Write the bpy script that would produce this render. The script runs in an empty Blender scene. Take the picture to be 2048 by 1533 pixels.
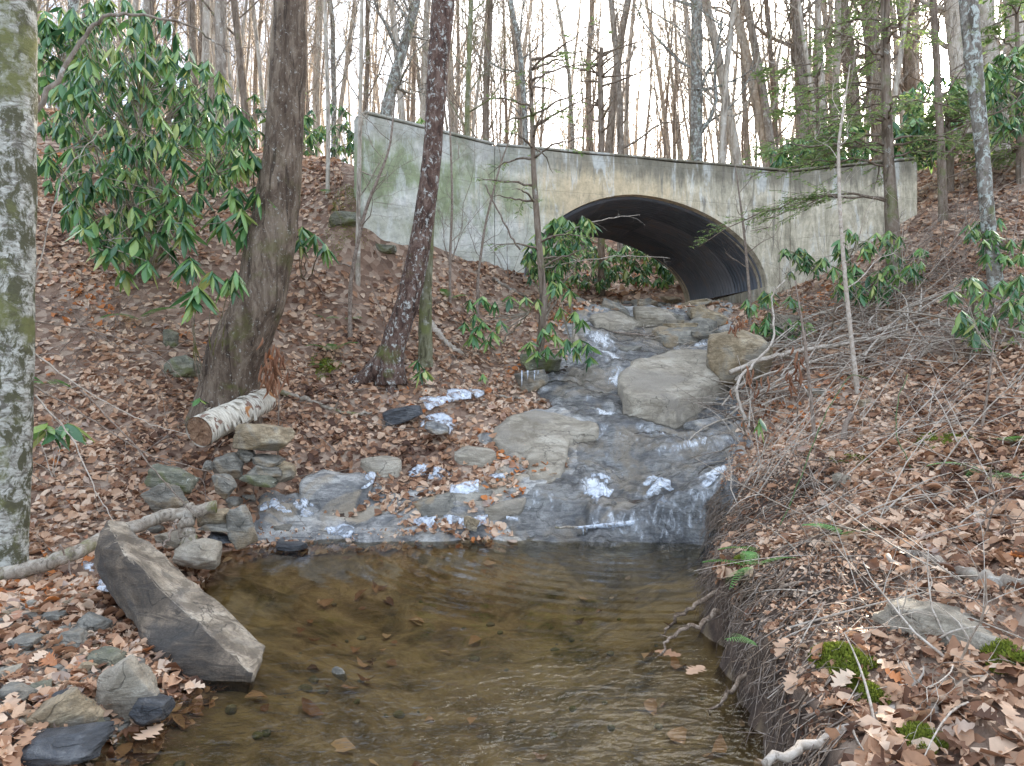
import bpy, bmesh, math, random
import numpy as np
from mathutils import Vector, Matrix, Euler
from mathutils.geometry import delaunay_2d_cdt
R = math.radians
rng = np.random.default_rng(7); random.seed(7)
SC = bpy.context.scene
COL = SC.collection

# ------------------------------------------------------------ camera, sky, sun, exposure
FPX, CX, HY, EYE = 1400.0, 1024.0, 745.0, 1.6
cd = bpy.data.cameras.new('camera'); cam = bpy.data.objects.new('camera', cd); COL.objects.link(cam)
cam.location = (0, 0, EYE); cam.rotation_euler = (R(90), 0, 0)
cd.sensor_width = 36; cd.lens = FPX / 2048 * 36; cd.shift_y = -(766.5 - HY) / 2048
cd.clip_end = 2000; cd.clip_start = 0.05
SC.camera = cam
SUN_AZ, SUN_EL = math.atan2(871, 1400), math.atan2(625, math.hypot(1400, 871))
sdir = Vector((math.sin(SUN_AZ) * math.cos(SUN_EL), math.cos(SUN_AZ) * math.cos(SUN_EL), math.sin(SUN_EL)))
W = bpy.data.worlds.new('World'); SC.world = W; W.use_nodes = True
wn, wl = W.node_tree.nodes, W.node_tree.links
wn.clear()
wo = wn.new('ShaderNodeOutputWorld'); bg = wn.new('ShaderNodeBackground'); sky = wn.new('ShaderNodeTexSky')
sky.sky_type = 'NISHITA'; sky.sun_disc = False; sky.sun_elevation = SUN_EL; sky.sun_rotation = SUN_AZ
sky.air_density = 1.0; sky.dust_density = 1.5; sky.altitude = 700
tcw = wn.new('ShaderNodeTexCoord')
# thin high cloud veil: pale, a little uneven, all round the sky
nz = wn.new('ShaderNodeTexNoise'); nz.inputs['Scale'].default_value = 2.2; nz.inputs['Detail'].default_value = 4
wl.new(tcw.outputs['Generated'], nz.inputs['Vector'])
mr = wn.new('ShaderNodeMapRange'); mr.inputs[1].default_value = .3; mr.inputs[2].default_value = .7; mr.inputs[3].default_value = .72; mr.inputs[4].default_value = .95
wl.new(nz.outputs[0], mr.inputs[0])
mx = wn.new('ShaderNodeMix'); mx.data_type = 'RGBA'
wl.new(mr.outputs[0], mx.inputs['Factor']); wl.new(sky.outputs[0], mx.inputs['A']); mx.inputs['B'].default_value = (1.7, 1.95, 2.35, 1)
# the sun's aureole in the veil
dt = wn.new('ShaderNodeVectorMath'); dt.operation = 'DOT_PRODUCT'; dt.inputs[1].default_value = sdir
nrm = wn.new('ShaderNodeVectorMath'); nrm.operation = 'NORMALIZE'
wl.new(tcw.outputs['Generated'], nrm.inputs[0]); wl.new(nrm.outputs[0], dt.inputs[0])
def powr(e, mul):
    c = wn.new('ShaderNodeMath'); c.operation = 'MAXIMUM'; c.inputs[1].default_value = 0; wl.new(dt.outputs['Value'], c.inputs[0])
    a = wn.new('ShaderNodeMath'); a.operation = 'POWER'; wl.new(c.outputs[0], a.inputs[0]); a.inputs[1].default_value = e
    b = wn.new('ShaderNodeMath'); b.operation = 'MULTIPLY'; wl.new(a.outputs[0], b.inputs[0]); b.inputs[1].default_value = mul
    return b
p1, p2, p3 = powr(6000, 900), powr(60, 14), powr(9, 16)
ad = wn.new('ShaderNodeMath'); ad.operation = 'ADD'; wl.new(p1.outputs[0], ad.inputs[0]); wl.new(p2.outputs[0], ad.inputs[1])
ad0 = ad; ad = wn.new('ShaderNodeMath'); ad.operation = 'ADD'; wl.new(ad0.outputs[0], ad.inputs[0]); wl.new(p3.outputs[0], ad.inputs[1])
cm = wn.new('ShaderNodeVectorMath'); cm.operation = 'SCALE'; cm.inputs[0].default_value = (1, .91, .76); wl.new(ad.outputs[0], cm.inputs['Scale'])
av = wn.new('ShaderNodeVectorMath'); av.operation = 'ADD'; wl.new(mx.outputs['Result'], av.inputs[0]); wl.new(cm.outputs[0], av.inputs[1])
wl.new(av.outputs[0], bg.inputs[0]); bg.inputs[1].default_value = 0.15
wl.new(bg.outputs[0], wo.inputs[0])
sl = bpy.data.lights.new('sun', 'SUN'); sl.energy = 5.0; sl.angle = R(.6); sl.color = (1, .9, .76)
so = bpy.data.objects.new('sun', sl); COL.objects.link(so); so.rotation_euler = sdir.to_track_quat('Z', 'Y').to_euler()
SC.view_settings.view_transform = 'Standard'; SC.view_settings.look = 'None'; SC.view_settings.gamma = 1
SC.view_settings.use_curve_mapping = False; SC.view_settings.exposure = 2.75
SC.render.engine = 'CYCLES'; SC.cycles.max_bounces = 8; SC.cycles.transparent_max_bounces = 16; SC.cycles.use_denoising = True

# ------------------------------------------------------------ helpers
def P(px, py, Y): return Vector(((px - CX) / FPX * Y, Y, EYE + (HY - py) / FPX * Y))
def tag(o, label=None, cat=None, group=None, kind=None):
    if label: o['label'] = label
    if cat: o['category'] = cat
    if group: o['group'] = group
    if kind: o['kind'] = kind
    return o
def empty(name, loc=(0, 0, 0), rz=0):
    o = bpy.data.objects.new(name, None); COL.objects.link(o); o.location = loc; o.rotation_euler = (0, 0, rz); o.empty_display_size = .1
    return o
def link(name, me, parent=None):
    o = bpy.data.objects.new(name, me); COL.objects.link(o)
    if parent: o.parent = parent
    return o
def npmesh(name, V, F, mat, smooth=True, attrs=None):
    V = np.asarray(V, np.float32); F = np.asarray(F, np.int32)
    me = bpy.data.meshes.new(name); n, k = F.shape
    me.vertices.add(len(V)); me.vertices.foreach_set('co', V.ravel())
    me.loops.add(n * k); me.loops.foreach_set('vertex_index', F.ravel())
    me.polygons.add(n); me.polygons.foreach_set('loop_start', np.arange(n, dtype=np.int32) * k)
    me.polygons.foreach_set('loop_total', np.full(n, k, np.int32)) if False else None
    me.update(calc_edges=True)
    if smooth: me.polygons.foreach_set('use_smooth', np.ones(n, bool))
    for an, av_ in (attrs or {}).items():
        a = me.attributes.new(an, 'FLOAT', 'POINT'); a.data.foreach_set('value', np.asarray(av_, np.float32))
    me.materials.append(mat); me.validate(); return me
def hsh(ix, iy, iz, s):
    with np.errstate(over='ignore'):
        n = (ix.astype(np.uint32) * np.uint32(374761393) + iy.astype(np.uint32) * np.uint32(668265263) + iz.astype(np.uint32) * np.uint32(2246822519) + np.uint32((s * 3266489917) & 0xffffffff))
        n = (n ^ (n >> np.uint32(13))) * np.uint32(1274126177); n = n ^ (n >> np.uint32(16))
    return n.astype(np.float64) / 4294967295.0
def vno(P_, sc, s=0):
    Q = np.asarray(P_, float) * sc + 1000; I = np.floor(Q).astype(np.int64); f = Q - I; f = f * f * (3 - 2 * f); r = 0
    for a in (0, 1):
        for b in (0, 1):
            for c in (0, 1):
                r = r + hsh(I[:, 0] + a, I[:, 1] + b, I[:, 2] + c, s) * (f[:, 0] if a else 1 - f[:, 0]) * (f[:, 1] if b else 1 - f[:, 1]) * (f[:, 2] if c else 1 - f[:, 2])
    return r * 2 - 1
def fbm(P_, sc, s=0, o=4): return sum(vno(P_, sc * 2 ** i, s + i) / 2 ** i for i in range(o))
def xyz(X, Y): return np.stack([X, Y, np.zeros_like(X)], 1)
def inpoly(X, Y, poly):
    c = np.zeros(X.shape, bool); n = len(poly)
    for i in range(n):
        x1, y1 = poly[i]; x2, y2 = poly[(i + 1) % n]
        m = ((y1 > Y) != (y2 > Y)) & (X < (x2 - x1) * (Y - y1) / (y2 - y1 + 1e-12) + x1); c ^= m
    return c
def pdist(X, Y, poly):
    d = np.full(X.shape, 1e9); n = len(poly)
    for i in range(n):
        a = np.array(poly[i]); b = np.array(poly[(i + 1) % n]); ab = b - a
        t = np.clip(((X - a[0]) * ab[0] + (Y - a[1]) * ab[1]) / (ab @ ab + 1e-12), 0, 1)
        d = np.minimum(d, np.hypot(X - a[0] - t * ab[0], Y - a[1] - t * ab[1]))
    return np.where(inpoly(X, Y, poly), d, -d)
def sst(a, b, x): t = np.clip((x - a) / (b - a), 0, 1); return t * t * (3 - 2 * t)

class MB:
    """collects tubes and polygons into one mesh"""
    def __init__(s): s.v = []; s.f = []; s.n = 0; s.at = []
    def add(s, V, F, a=None):
        V = np.asarray(V, float); s.v.append(V); s.f.append(np.asarray(F) + s.n); s.n += len(V)
        s.at.append(np.full(len(V), 0. if a is None else a))
    def tube(s, pts, rad, k=6, cap=True, rough=0, seed=0, a=None):
        pts = np.asarray(pts, float); n = len(pts); rad = np.broadcast_to(np.asarray(rad, float), (n,))
        T = np.gradient(pts, axis=0); T /= np.linalg.norm(T, axis=1)[:, None] + 1e-9
        u = np.cross(T[0], [0.3, 1, .2]); u = u / (np.linalg.norm(u) + 1e-9); U = []
        for t in T:
            u = u - t * (u @ t); u = u / (np.linalg.norm(u) + 1e-9); U.append(u)
        U = np.array(U); B = np.cross(T, U); an = np.arange(k) * 2 * math.pi / k
        V = pts[:, None] + rad[:, None, None] * (np.cos(an)[None, :, None] * U[:, None] + np.sin(an)[None, :, None] * B[:, None])
        V = V.reshape(-1, 3)
        if rough:
            c = np.repeat(pts, k, 0); d = V - c
            V = c + d * (1 + rough * fbm(V, 2.2 / max(rad.max(), .01) * .6, seed, 3))[:, None]
        i = np.arange(n - 1)[:, None] * k; j = np.arange(k)[None]; j2 = (j + 1) % k
        F = np.stack([i + j, i + j2, i + k + j2, i + k + j], -1).reshape(-1, 4)
        if cap:
            V = np.vstack([V, pts[:1], pts[-1:]]); e = (n - 1) * k; m = n * k; jj = np.arange(k); j3 = (jj + 1) % k
            F = np.vstack([F, np.stack([np.full(k, m), j3, jj, jj], -1), np.stack([np.full(k, m + 1), e + jj, e + j3, e + j3], -1)])
        s.add(V, F, a)
    def mesh(s, name, mat, smooth=True):
        V = np.vstack(s.v); F = np.vstack(s.f)
        me = bpy.data.meshes.new(name)
        fl = [tuple(dict.fromkeys(f)) for f in F.tolist()]
        me.from_pydata(V.tolist(), [], fl); me.materials.append(mat)
        if smooth: me.polygons.foreach_set('use_smooth', np.ones(len(me.polygons), bool))
        at = me.attributes.new('rnd', 'FLOAT', 'POINT'); at.data.foreach_set('value', np.concatenate(s.at).astype(np.float32))
        return me
    def build(s, name, mat, parent=None, smooth=True): return link(name, s.mesh(name, mat, smooth), parent)

# ------------------------------------------------------------ materials
def newmat(name):
    m = bpy.data.materials.new(name); m.use_nodes = True; nt = m.node_tree
    return m, nt.nodes, nt.links, nt.nodes['Principled BSDF']
def coords(n, l, scale, obj=True):
    t = n.new('ShaderNodeTexCoord'); mp = n.new('ShaderNodeMapping'); mp.inputs['Scale'].default_value = scale
    l.new(t.outputs['Object'], mp.inputs[0]); return mp.outputs[0]
def gcoords(n, l, scale):
    t = n.new('ShaderNodeNewGeometry'); mp = n.new('ShaderNodeMapping'); mp.inputs['Scale'].default_value = scale
    l.new(t.outputs['Position'], mp.inputs[0]); return mp.outputs[0]
def noise(n, l, vec, sc, det=5, rough=.6, dist=0):
    t = n.new('ShaderNodeTexNoise'); t.inputs['Scale'].default_value = sc; t.inputs['Detail'].default_value = det
    t.inputs['Roughness'].default_value = rough; t.inputs['Distortion'].default_value = dist; l.new(vec, t.inputs['Vector']); return t.outputs[0]
def ramp(n, l, fac, stops, interp='LINEAR'):
    r = n.new('ShaderNodeValToRGB'); r.color_ramp.interpolation = interp; e = r.color_ramp.elements
    while len(e) < len(stops): e.new(.5)
    for i, (p, c) in enumerate(stops):
        e[i].position = p; e[i].color = (*c, 1) if not isinstance(c, (int, float)) else (c, c, c, 1)
    l.new(fac, r.inputs[0]); return r.outputs[0]
def mixc(n, l, fac, a, b, mode='MIX'):
    m = n.new('ShaderNodeMix'); m.data_type = 'RGBA'; m.blend_type = mode
    for s_, v in (('Factor', fac), ('A', a), ('B', b)):
        if hasattr(v, 'is_linked') or hasattr(v, 'links'): l.new(v, m.inputs[s_])
        else: m.inputs[s_].default_value = v if s_ == 'Factor' else (*v, 1)
    return m.outputs['Result']
def bump(n, l, b, h, st=.5, dist=.02):
    x = n.new('ShaderNodeBump'); x.inputs['Strength'].default_value = st; x.inputs['Distance'].default_value = dist
    l.new(h, x.inputs['Height']); l.new(x.outputs[0], b.inputs['Normal']); return x
def mathn(n, l, op, a, b=0.0):
    m = n.new('ShaderNodeMath'); m.operation = op
    for i, v in enumerate((a, b)):
        if hasattr(v, 'links'): l.new(v, m.inputs[i])
        else: m.inputs[i].default_value = v
    return m.outputs[0]
def attr(n, name):
    a = n.new('ShaderNodeAttribute'); a.attribute_name = name; return a.outputs['Fac']
def objrand(n): return n.new('ShaderNodeObjectInfo').outputs['Random']

def bark(name, cols, spots=None, zs=.25, sc=14, st=.8, dist=.02, moss=0, mosscol=(.09, .1, .02), spot_th=.62, spsc=9, mossh=None):
    m, n, l, b = newmat(name); v = gcoords(n, l, (1, 1, zs)); v1 = gcoords(n, l, (1, 1, 1))
    a = noise(n, l, v, sc, 8, .75, .6); c = ramp(n, l, a, [(.38, cols[0]), (.5, cols[1]), (.6, cols[2])])
    cr_ = noise(n, l, gcoords(n, l, (1, 1, zs * .4)), sc * 1.3, 4, .6, .8); c = mixc(n, l, ramp(n, l, cr_, [(.36, .85), (.44, 0.)]), c, tuple(x * .45 for x in cols[0]))
    big = noise(n, l, v1, 1.7, 3); c = mixc(n, l, mathn(n, l, 'MULTIPLY', big, .5), c, cols[0])
    if spots:
        s_ = noise(n, l, gcoords(n, l, (1, 1, .75)), spsc, 6, .75, .5)
        f = ramp(n, l, s_, [(spot_th - .03, 0.0), (spot_th + .05, 1.0)]); c = mixc(n, l, f, c, spots)
    if moss:
        g = noise(n, l, v1, 2.3, 5, .7); f = ramp(n, l, g, [(.62 - moss * .3, 0.0), (.74 - moss * .3, 1.0)])
        if mossh:
            sx = n.new('ShaderNodeSeparateXYZ'); l.new(v1, sx.inputs[0])
            q = n.new('ShaderNodeMapRange'); q.inputs[1].default_value = mossh[0]; q.inputs[2].default_value = mossh[1]; q.inputs[3].default_value = 1; q.inputs[4].default_value = 0
            l.new(sx.outputs[2], q.inputs[0]); f = mathn(n, l, 'MULTIPLY', f, q.outputs[0])
        c = mixc(n, l, f, c, mosscol)
    l.new(c, b.inputs['Base Color']); b.inputs['Roughness'].default_value = .9; b.inputs['Specular IOR Level'].default_value = .25
    bump(n, l, b, mathn(n, l, 'ADD', mathn(n, l, 'ADD', a, mathn(n, l, 'MULTIPLY', cr_, .8)), mathn(n, l, 'MULTIPLY', noise(n, l, v, sc * 3, 4), .4)), st, dist); return m
M = {}
M['cherry'] = bark('cherry_bark', [(.075, .05, .035), (.165, .12, .085), (.29, .225, .165)], (.42, .40, .35), .3, 9, 1, .05, .22, (.12, .12, .035), .61, 30, (1.0, 4.5))
M['dark'] = bark('dark_flaky_bark', [(.06, .035, .027), (.14, .085, .065), (.24, .165, .13)], (.52, .52, .48), .5, 13, 1, .03, .15, (.12, .13, .035), .575, 17, (1.4, 4))
M['mossbark'] = bark('mossy_bark', [(.10, .09, .05), (.2, .19, .11), (.3, .29, .2)], (.42, .42, .37), .4, 12, .8, .02, .45, (.17, .18, .07), .6)
M['birch'] = bark('birch_bark', [(.16, .14, .11), (.5, .49, .43), (.68, .67, .60)], (.09, .085, .05), 2.6, 9, .8, .015, .3, (.15, .15, .06), .505, 8)
M['grey'] = bark('grey_bark', [(.14, .11, .085), (.28, .23, .18), (.41, .36, .30)], (.48, .46, .41), .3, 10, .7, .02, .05, (.2, .2, .12), .6)
M['palegrey'] = bark('pale_hazed_bark', [(.28, .23, .18), (.47, .41, .335), (.60, .54, .46)], (.62, .58, .51), .3, 8, .5, .02, .05, (.24, .25, .14), .6, 8)  # lightened for far trees: distance haze put into the bark colour; pale saplings share it
M['brown'] = bark('brown_bark', [(.12, .085, .06), (.21, .16, .12), (.3, .25, .2)], (.4, .4, .36), .3, 10, .7, .02, .2, (.14, .15, .06), .64)
M['lichen'] = bark('lichen_bark', [(.11, .09, .07), (.2, .175, .145), (.31, .28, .245)], (.43, .46, .42), .5, 10, .9, .02, .15, (.15, .17, .06), .53, 12)
M['twig'] = bark('twig_bark', [(.17, .125, .095), (.27, .21, .165), (.38, .32, .27)], None, 1, 30, .3, .003)
M['twigpale'] = bark('pale_dead_wood', [(.33, .27, .21), (.46, .39, .32), (.57, .51, .44)], None, 1, 24, .5, .004)
M['branch'] = bark('dead_branch_bark', [(.2, .16, .12), (.34, .29, .23), (.47, .42, .35)], (.16, .13, .1), 1, 16, .8, .008, .3, (.15, .15, .04), .6)
M['root'] = bark('root_bark', [(.12, .08, .055), (.24, .175, .125), (.38, .30, .23)], None, 1, 30, .5, .004)
def logmat():
    m, n, l, b = newmat('birch_log_bark'); v = coords(n, l, (7, 1, 1)); v2 = coords(n, l, (1, 1, 1))
    a = noise(n, l, v, 7, 6, .7, .3); c = ramp(n, l, a, [(.36, (.2, .165, .13)), (.46, (.46, .41, .33)), (.62, (.66, .61, .51))])
    p = noise(n, l, coords(n, l, (3, 1.6, 1.6)), 4.3, 3, .5, .6); c = mixc(n, l, ramp(n, l, p, [(.6, 0.), (.615, 1.)]), c, (.2, .12, .085))
    c = mixc(n, l, ramp(n, l, noise(n, l, v2, 2.6, 2), [(.64, 0.), (.66, 1.)]), c, (.38, .17, .06))
    l.new(c, b.inputs['Base Color']); b.inputs['Roughness'].default_value = .8
    bump(n, l, b, mathn(n, l, 'SUBTRACT', a, mathn(n, l, 'MULTIPLY', ramp(n, l, p, [(.6, 0.), (.615, 1.)]), .6)), .8, .015); return m
M['log'] = logmat()
def woodend():
    m, n, l, b = newmat('rotten_wood'); v = coords(n, l, (1, 1, 1)); a = noise(n, l, v, 18, 8, .75, .6)
    l.new(ramp(n, l, a, [(.3, (.07, .035, .02)), (.5, (.25, .14, .08)), (.7, (.45, .31, .2))]), b.inputs['Base Color']); b.inputs['Roughness'].default_value = .95
    bump(n, l, b, a, 1, .03); return m
M['woodend'] = woodend()
def rockmat(name, c0, c1, c2, stain=None, wet=.0, sc=3, lich=0, st=1.0):
    m, n, l, b = newmat(name); v = coords(n, l, (1, 1, 1)); vs = gcoords(n, l, (1.2, 2.6, 7))
    a = noise(n, l, v, sc, 10, .72, .5); s_ = noise(n, l, vs, sc * 1.2, 9, .7, .9)
    c = ramp(n, l, a, [(.38, c0), (.5, c1), (.61, c2)]); c = mixc(n, l, mathn(n, l, 'MULTIPLY', ramp(n, l, s_, [(.42, 1.), (.52, 0.)]), .75), c, c0)
    if stain: c = mixc(n, l, mathn(n, l, 'MULTIPLY', ramp(n, l, noise(n, l, v, sc * .7, 4, .6, .8), [(.5, 0.), (.6, 1.)]), .75), c, stain)
    if lich: c = mixc(n, l, ramp(n, l, noise(n, l, v, 9, 5, .7), [(.63, 0.), (.67, 1.)]), c, (.5, .5, .42))
    sp = noise(n, l, v, 90, 3, .7); c = mixc(n, l, mathn(n, l, 'MULTIPLY', ramp(n, l, sp, [(.4, 1.), (.6, 0.)]), .3), c, tuple(x * .5 for x in c0))
    l.new(c, b.inputs['Base Color']); b.inputs['Roughness'].default_value = .85 - wet * .6
    cr = n.new('ShaderNodeTexVoronoi'); cr.feature = 'DISTANCE_TO_EDGE'; cr.inputs['Scale'].default_value = 1.3
    dv = n.new('ShaderNodeVectorMath'); dv.operation = 'ADD'; l.new(v, dv.inputs[0])
    nn = n.new('ShaderNodeTexNoise'); nn.inputs['Scale'].default_value = 3; nn.inputs['Detail'].default_value = 4; l.new(v, nn.inputs['Vector']); l.new(nn.outputs['Color'], dv.inputs[1]); l.new(dv.outputs[0], cr.inputs['Vector'])
    cmk = ramp(n, l, noise(n, l, v, 1.9, 3), [(.47, 0.), (.56, 1.)]); cl_ = mathn(n, l, 'MULTIPLY', ramp(n, l, cr.outputs['Distance'], [(0.0, 1.), (.014, 0.)]), cmk); ck = mathn(n, l, 'SUBTRACT', 1.0, cl_)
    c = mixc(n, l, mathn(n, l, 'MULTIPLY', cl_, .75), c, tuple(x * .35 for x in c0)); l.new(c, b.inputs['Base Color'])
    h = mathn(n, l, 'ADD', mathn(n, l, 'ADD', a, mathn(n, l, 'MULTIPLY', s_, .6)), mathn(n, l, 'ADD', mathn(n, l, 'MULTIPLY', sp, .12), mathn(n, l, 'MULTIPLY', ck, .15)))
    bump(n, l, b, h, st, .035); return m
M['rock'] = rockmat('schist_rock', (.13, .12, .10), (.27, .245, .20), (.38, .35, .29), (.33, .24, .14))
M['rock_tan'] = rockmat('tan_rock', (.2, .15, .09), (.38, .29, .18), (.5, .41, .28), (.27, .25, .21))
M['rock_slab'] = rockmat('smooth_slab_rock', (.20, .165, .12), (.37, .32, .245), (.48, .425, .34), (.27, .235, .19), 0, 2.0)
M['rock_dark'] = rockmat('wet_dark_rock', (.03, .032, .036), (.07, .073, .08), (.15, .15, .15), None, .85, 3)
M['rock_moss'] = rockmat('mossy_rock', (.1, .1, .07), (.22, .21, .15), (.34, .32, .24), (.13, .14, .03), 0, 3, 1)
M['rock_block'] = rockmat('block_rock', (.11, .085, .06), (.34, .275, .20), (.52, .44, .34), (.15, .135, .12), 0, 2.2)
M['rock_bed'] = rockmat('bedrock_slate', (.10, .10, .10), (.31, .295, .275), (.50, .48, .44), (.42, .34, .24), .5, 2.3, 0, 1)

def leafmat(name, stops, tr=.3, rough=.6, a='rnd', gloss=.3, ob=False):
    m, n, l, b = newmat(name); f = objrand(n) if ob else attr(n, a)
    c = ramp(n, l, f, stops)
    t = noise(n, l, gcoords(n, l, (1, 1, 1)), 40, 3); c = mixc(n, l, mathn(n, l, 'MULTIPLY', t, .35), c, tuple(.45 * x for x in stops[0][1]))
    l.new(c, b.inputs['Base Color']); b.inputs['Roughness'].default_value = rough; b.inputs['Specular IOR Level'].default_value = gloss
    if tr:
        tb = n.new('ShaderNodeBsdfTranslucent'); l.new(c, tb.inputs[0]); ms = n.new('ShaderNodeMixShader'); ms.inputs[0].default_value = tr
        l.new(b.outputs[0], ms.inputs[1]); l.new(tb.outputs[0], ms.inputs[2]); l.new(ms.outputs[0], n['Material Output'].inputs[0])
    return m
LST = [(0, (.09, .042, .025)), (.16, (.25, .12, .065)), (.36, (.46, .25, .14)), (.56, (.66, .42, .27)), (.8, (.82, .62, .45)), (.92, (.42, .31, .25)), (1, (.60, .21, .06))]
M['litter'] = leafmat('fallen_leaf', LST, .2)
M['litter_ob'] = leafmat('fallen_leaf_single', LST, .2, ob=True)
GST = [(0, (.045, .12, .05)), (.3, (.09, .22, .08)), (.6, (.19, .36, .10)), (.88, (.34, .47, .13)), (1, (.48, .50, .15))]
M['rhodo'] = leafmat('evergreen_leaf', GST, .28, .24, gloss=.6)
M['rhodo_ob'] = leafmat('evergreen_leaf_single', GST, .28, .24, gloss=.6, ob=True)
M['needle'] = leafmat('hemlock_needles', [(0, (.15, .24, .09)), (.6, (.28, .39, .13)), (1, (.42, .50, .18))], .5)
M['fern'] = leafmat('fern_leaf', [(0, (.09, .24, .06)), (1, (.22, .42, .12))], .35)
M['mossg'] = leafmat('moss_tuft', [(0, (.10, .12, .015)), (.6, (.2, .24, .03)), (1, (.33, .36, .05))], .2, .9)
M['browncurl'] = leafmat('curled_dead_leaf', [(0, (.2, .075, .035)), (1, (.4, .2, .11))], .25)

def groundmat():
    m, n, l, b = newmat('forest_soil'); v = gcoords(n, l, (1, 1, 1)); a = noise(n, l, v, 7, 10, .75, .3); vo = n.new('ShaderNodeTexVoronoi'); vo.inputs['Scale'].default_value = 11
    l.new(v, vo.inputs['Vector'])
    c = ramp(n, l, a, [(.3, (.03, .019, .013)), (.5, (.075, .048, .033)), (.7, (.15, .10, .068))])
    lf = ramp(n, l, vo.outputs['Color'], [(0, (.16, .09, .06)), (.45, (.32, .195, .13)), (.7, (.50, .35, .25)), (1, (.62, .48, .36))])
    c = mixc(n, l, attr(n, 'leafy'), c, mixc(n, l, .35, lf, c))
    c = mixc(n, l, attr(n, 'sand'), c, ramp(n, l, noise(n, l, v, 3, 10, .7, .5), [(.36, (.10, .075, .035)), (.48, (.26, .19, .10)), (.6, (.42, .32, .185))]))
    l.new(c, b.inputs['Base Color']); b.inputs['Roughness'].default_value = .95
    bump(n, l, b, mathn(n, l, 'ADD', a, mathn(n, l, 'MULTIPLY', vo.outputs['Distance'], .5)), 1, .05); return m
M['ground'] = groundmat()
def concmat():
    m, n, l, b = newmat('weathered_concrete'); v = gcoords(n, l, (1, 1, 1)); sx = n.new('ShaderNodeSeparateXYZ'); l.new(v, sx.inputs[0])
    fine = noise(n, l, v, 30, 6, .7); blot = noise(n, l, v, 1.3, 12, .72, .8); streak = noise(n, l, gcoords(n, l, (4, 4, .7)), 1.0, 11, .74, .9); streak2 = noise(n, l, gcoords(n, l, (8, 8, .9)), 1.3, 10, .74, .6)
    left = ramp(n, l, blot, [(.38, (.43, .42, .33)), (.5, (.58, .57, .49)), (.6, (.70, .68, .62))])
    right = ramp(n, l, streak, [(.34, (.26, .23, .17)), (.43, (.42, .37, .27)), (.52, (.58, .51, .38)), (.62, (.68, .63, .52))])
    q = n.new('ShaderNodeMapRange'); q.inputs[1].default_value = -.2; q.inputs[2].default_value = 1.4
    l.new(mathn(n, l, 'ADD', sx.outputs[0], mathn(n, l, 'MULTIPLY', blot, 1.2)), q.inputs[0])
    q.inputs[1].default_value = .5; q.inputs[2].default_value = 1.9
    c = mixc(n, l, q.outputs[0], left, right)
    # warm tan wash stains over the arch
    ex = mathn(n, l, 'MULTIPLY', mathn(n, l, 'SUBTRACT', sx.outputs[0], 1.7), .36); ez = mathn(n, l, 'MULTIPLY', mathn(n, l, 'SUBTRACT', sx.outputs[2], 4.75), 1.1)
    rr = mathn(n, l, 'SQRT', mathn(n, l, 'ADD', mathn(n, l, 'MULTIPLY', ex, ex), mathn(n, l, 'MULTIPLY', ez, ez)))
    tanf = ramp(n, l, mathn(n, l, 'ADD', rr, mathn(n, l, 'MULTIPLY', mathn(n, l, 'SUBTRACT', streak2, .5), 1.6)), [(.35, .75), (.85, 0.)])
    c = mixc(n, l, tanf, c, (.60, .46, .28))
    # green algae band on the left half
    gz = mathn(n, l, 'ABSOLUTE', mathn(n, l, 'SUBTRACT', sx.outputs[2], 4.75))
    gx = n.new('ShaderNodeMapRange'); gx.inputs[1].default_value = 1.0; gx.inputs[2].default_value = -.2; l.new(sx.outputs[0], gx.inputs[0])
    gf = mathn(n, l, 'MULTIPLY', ramp(n, l, mathn(n, l, 'SUBTRACT', noise(n, l, gcoords(n, l, (1, 1, .7)), 1.6, 6, .65), mathn(n, l, 'MULTIPLY', gz, .3)), [(.30, 0.), (.46, .9)]), gx.outputs[0])
    c = mixc(n, l, gf, c, (.25, .29, .15))
    # dark weathering running down from the top edge
    tz = n.new('ShaderNodeMapRange'); tz.inputs[1].default_value = 5.62; tz.inputs[2].default_value = 4.9; tz.inputs[3].default_value = .42; tz.inputs[4].default_value = -.12; l.new(sx.outputs[2], tz.inputs[0])
    df = ramp(n, l, mathn(n, l, 'ADD', mathn(n, l, 'ADD', tz.outputs[0], mathn(n, l, 'MULTIPLY', streak2, .55)), mathn(n, l, 'MULTIPLY', blot, .3)), [(.46, 0.), (.66, .72)])
    dx = n.new('ShaderNodeMapRange'); dx.inputs[1].default_value = -1.5; dx.inputs[2].default_value = 2; dx.inputs[3].default_value = .45; dx.inputs[4].default_value = 1; l.new(sx.outputs[0], dx.inputs[0])
    c = mixc(n, l, mathn(n, l, 'MULTIPLY', df, dx.outputs[0]), c, (.13, .115, .085))
    ds = ramp(n, l, streak2, [(.55, 0.), (.64, .75)]); c = mixc(n, l, mathn(n, l, 'MULTIPLY', ds, q.outputs[0]), c, (.15, .13, .11))
    lt = ramp(n, l, streak, [(.54, 0.), (.62, .5)]); c = mixc(n, l, lt, c, (.66, .67, .64))
    # form-board lines
    fz = mathn(n, l, 'FRACT', mathn(n, l, 'MULTIPLY', sx.outputs[2], 1.64)); ln = ramp(n, l, fz, [(0, 0.), (.015, 1.), (.985, 1.), (1, 0.)])
    c = mixc(n, l, mathn(n, l, 'MULTIPLY', mathn(n, l, 'SUBTRACT', 1.0, ln), .25), c, (.2, .18, .14)); pit = ramp(n, l, noise(n, l, v, 22, 6, .8), [(.34, .8), (.40, 0.)]); c = mixc(n, l, pit, c, (.15, .14, .11)); c = mixc(n, l, .4, c, mixc(n, l, 1.0, c, ramp(n, l, noise(n, l, v, 6, 9, .75), [(.4, .55), (.58, 1.3)]), 'MULTIPLY'))
    l.new(c, b.inputs['Base Color']); b.inputs['Roughness'].default_value = .9
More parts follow.
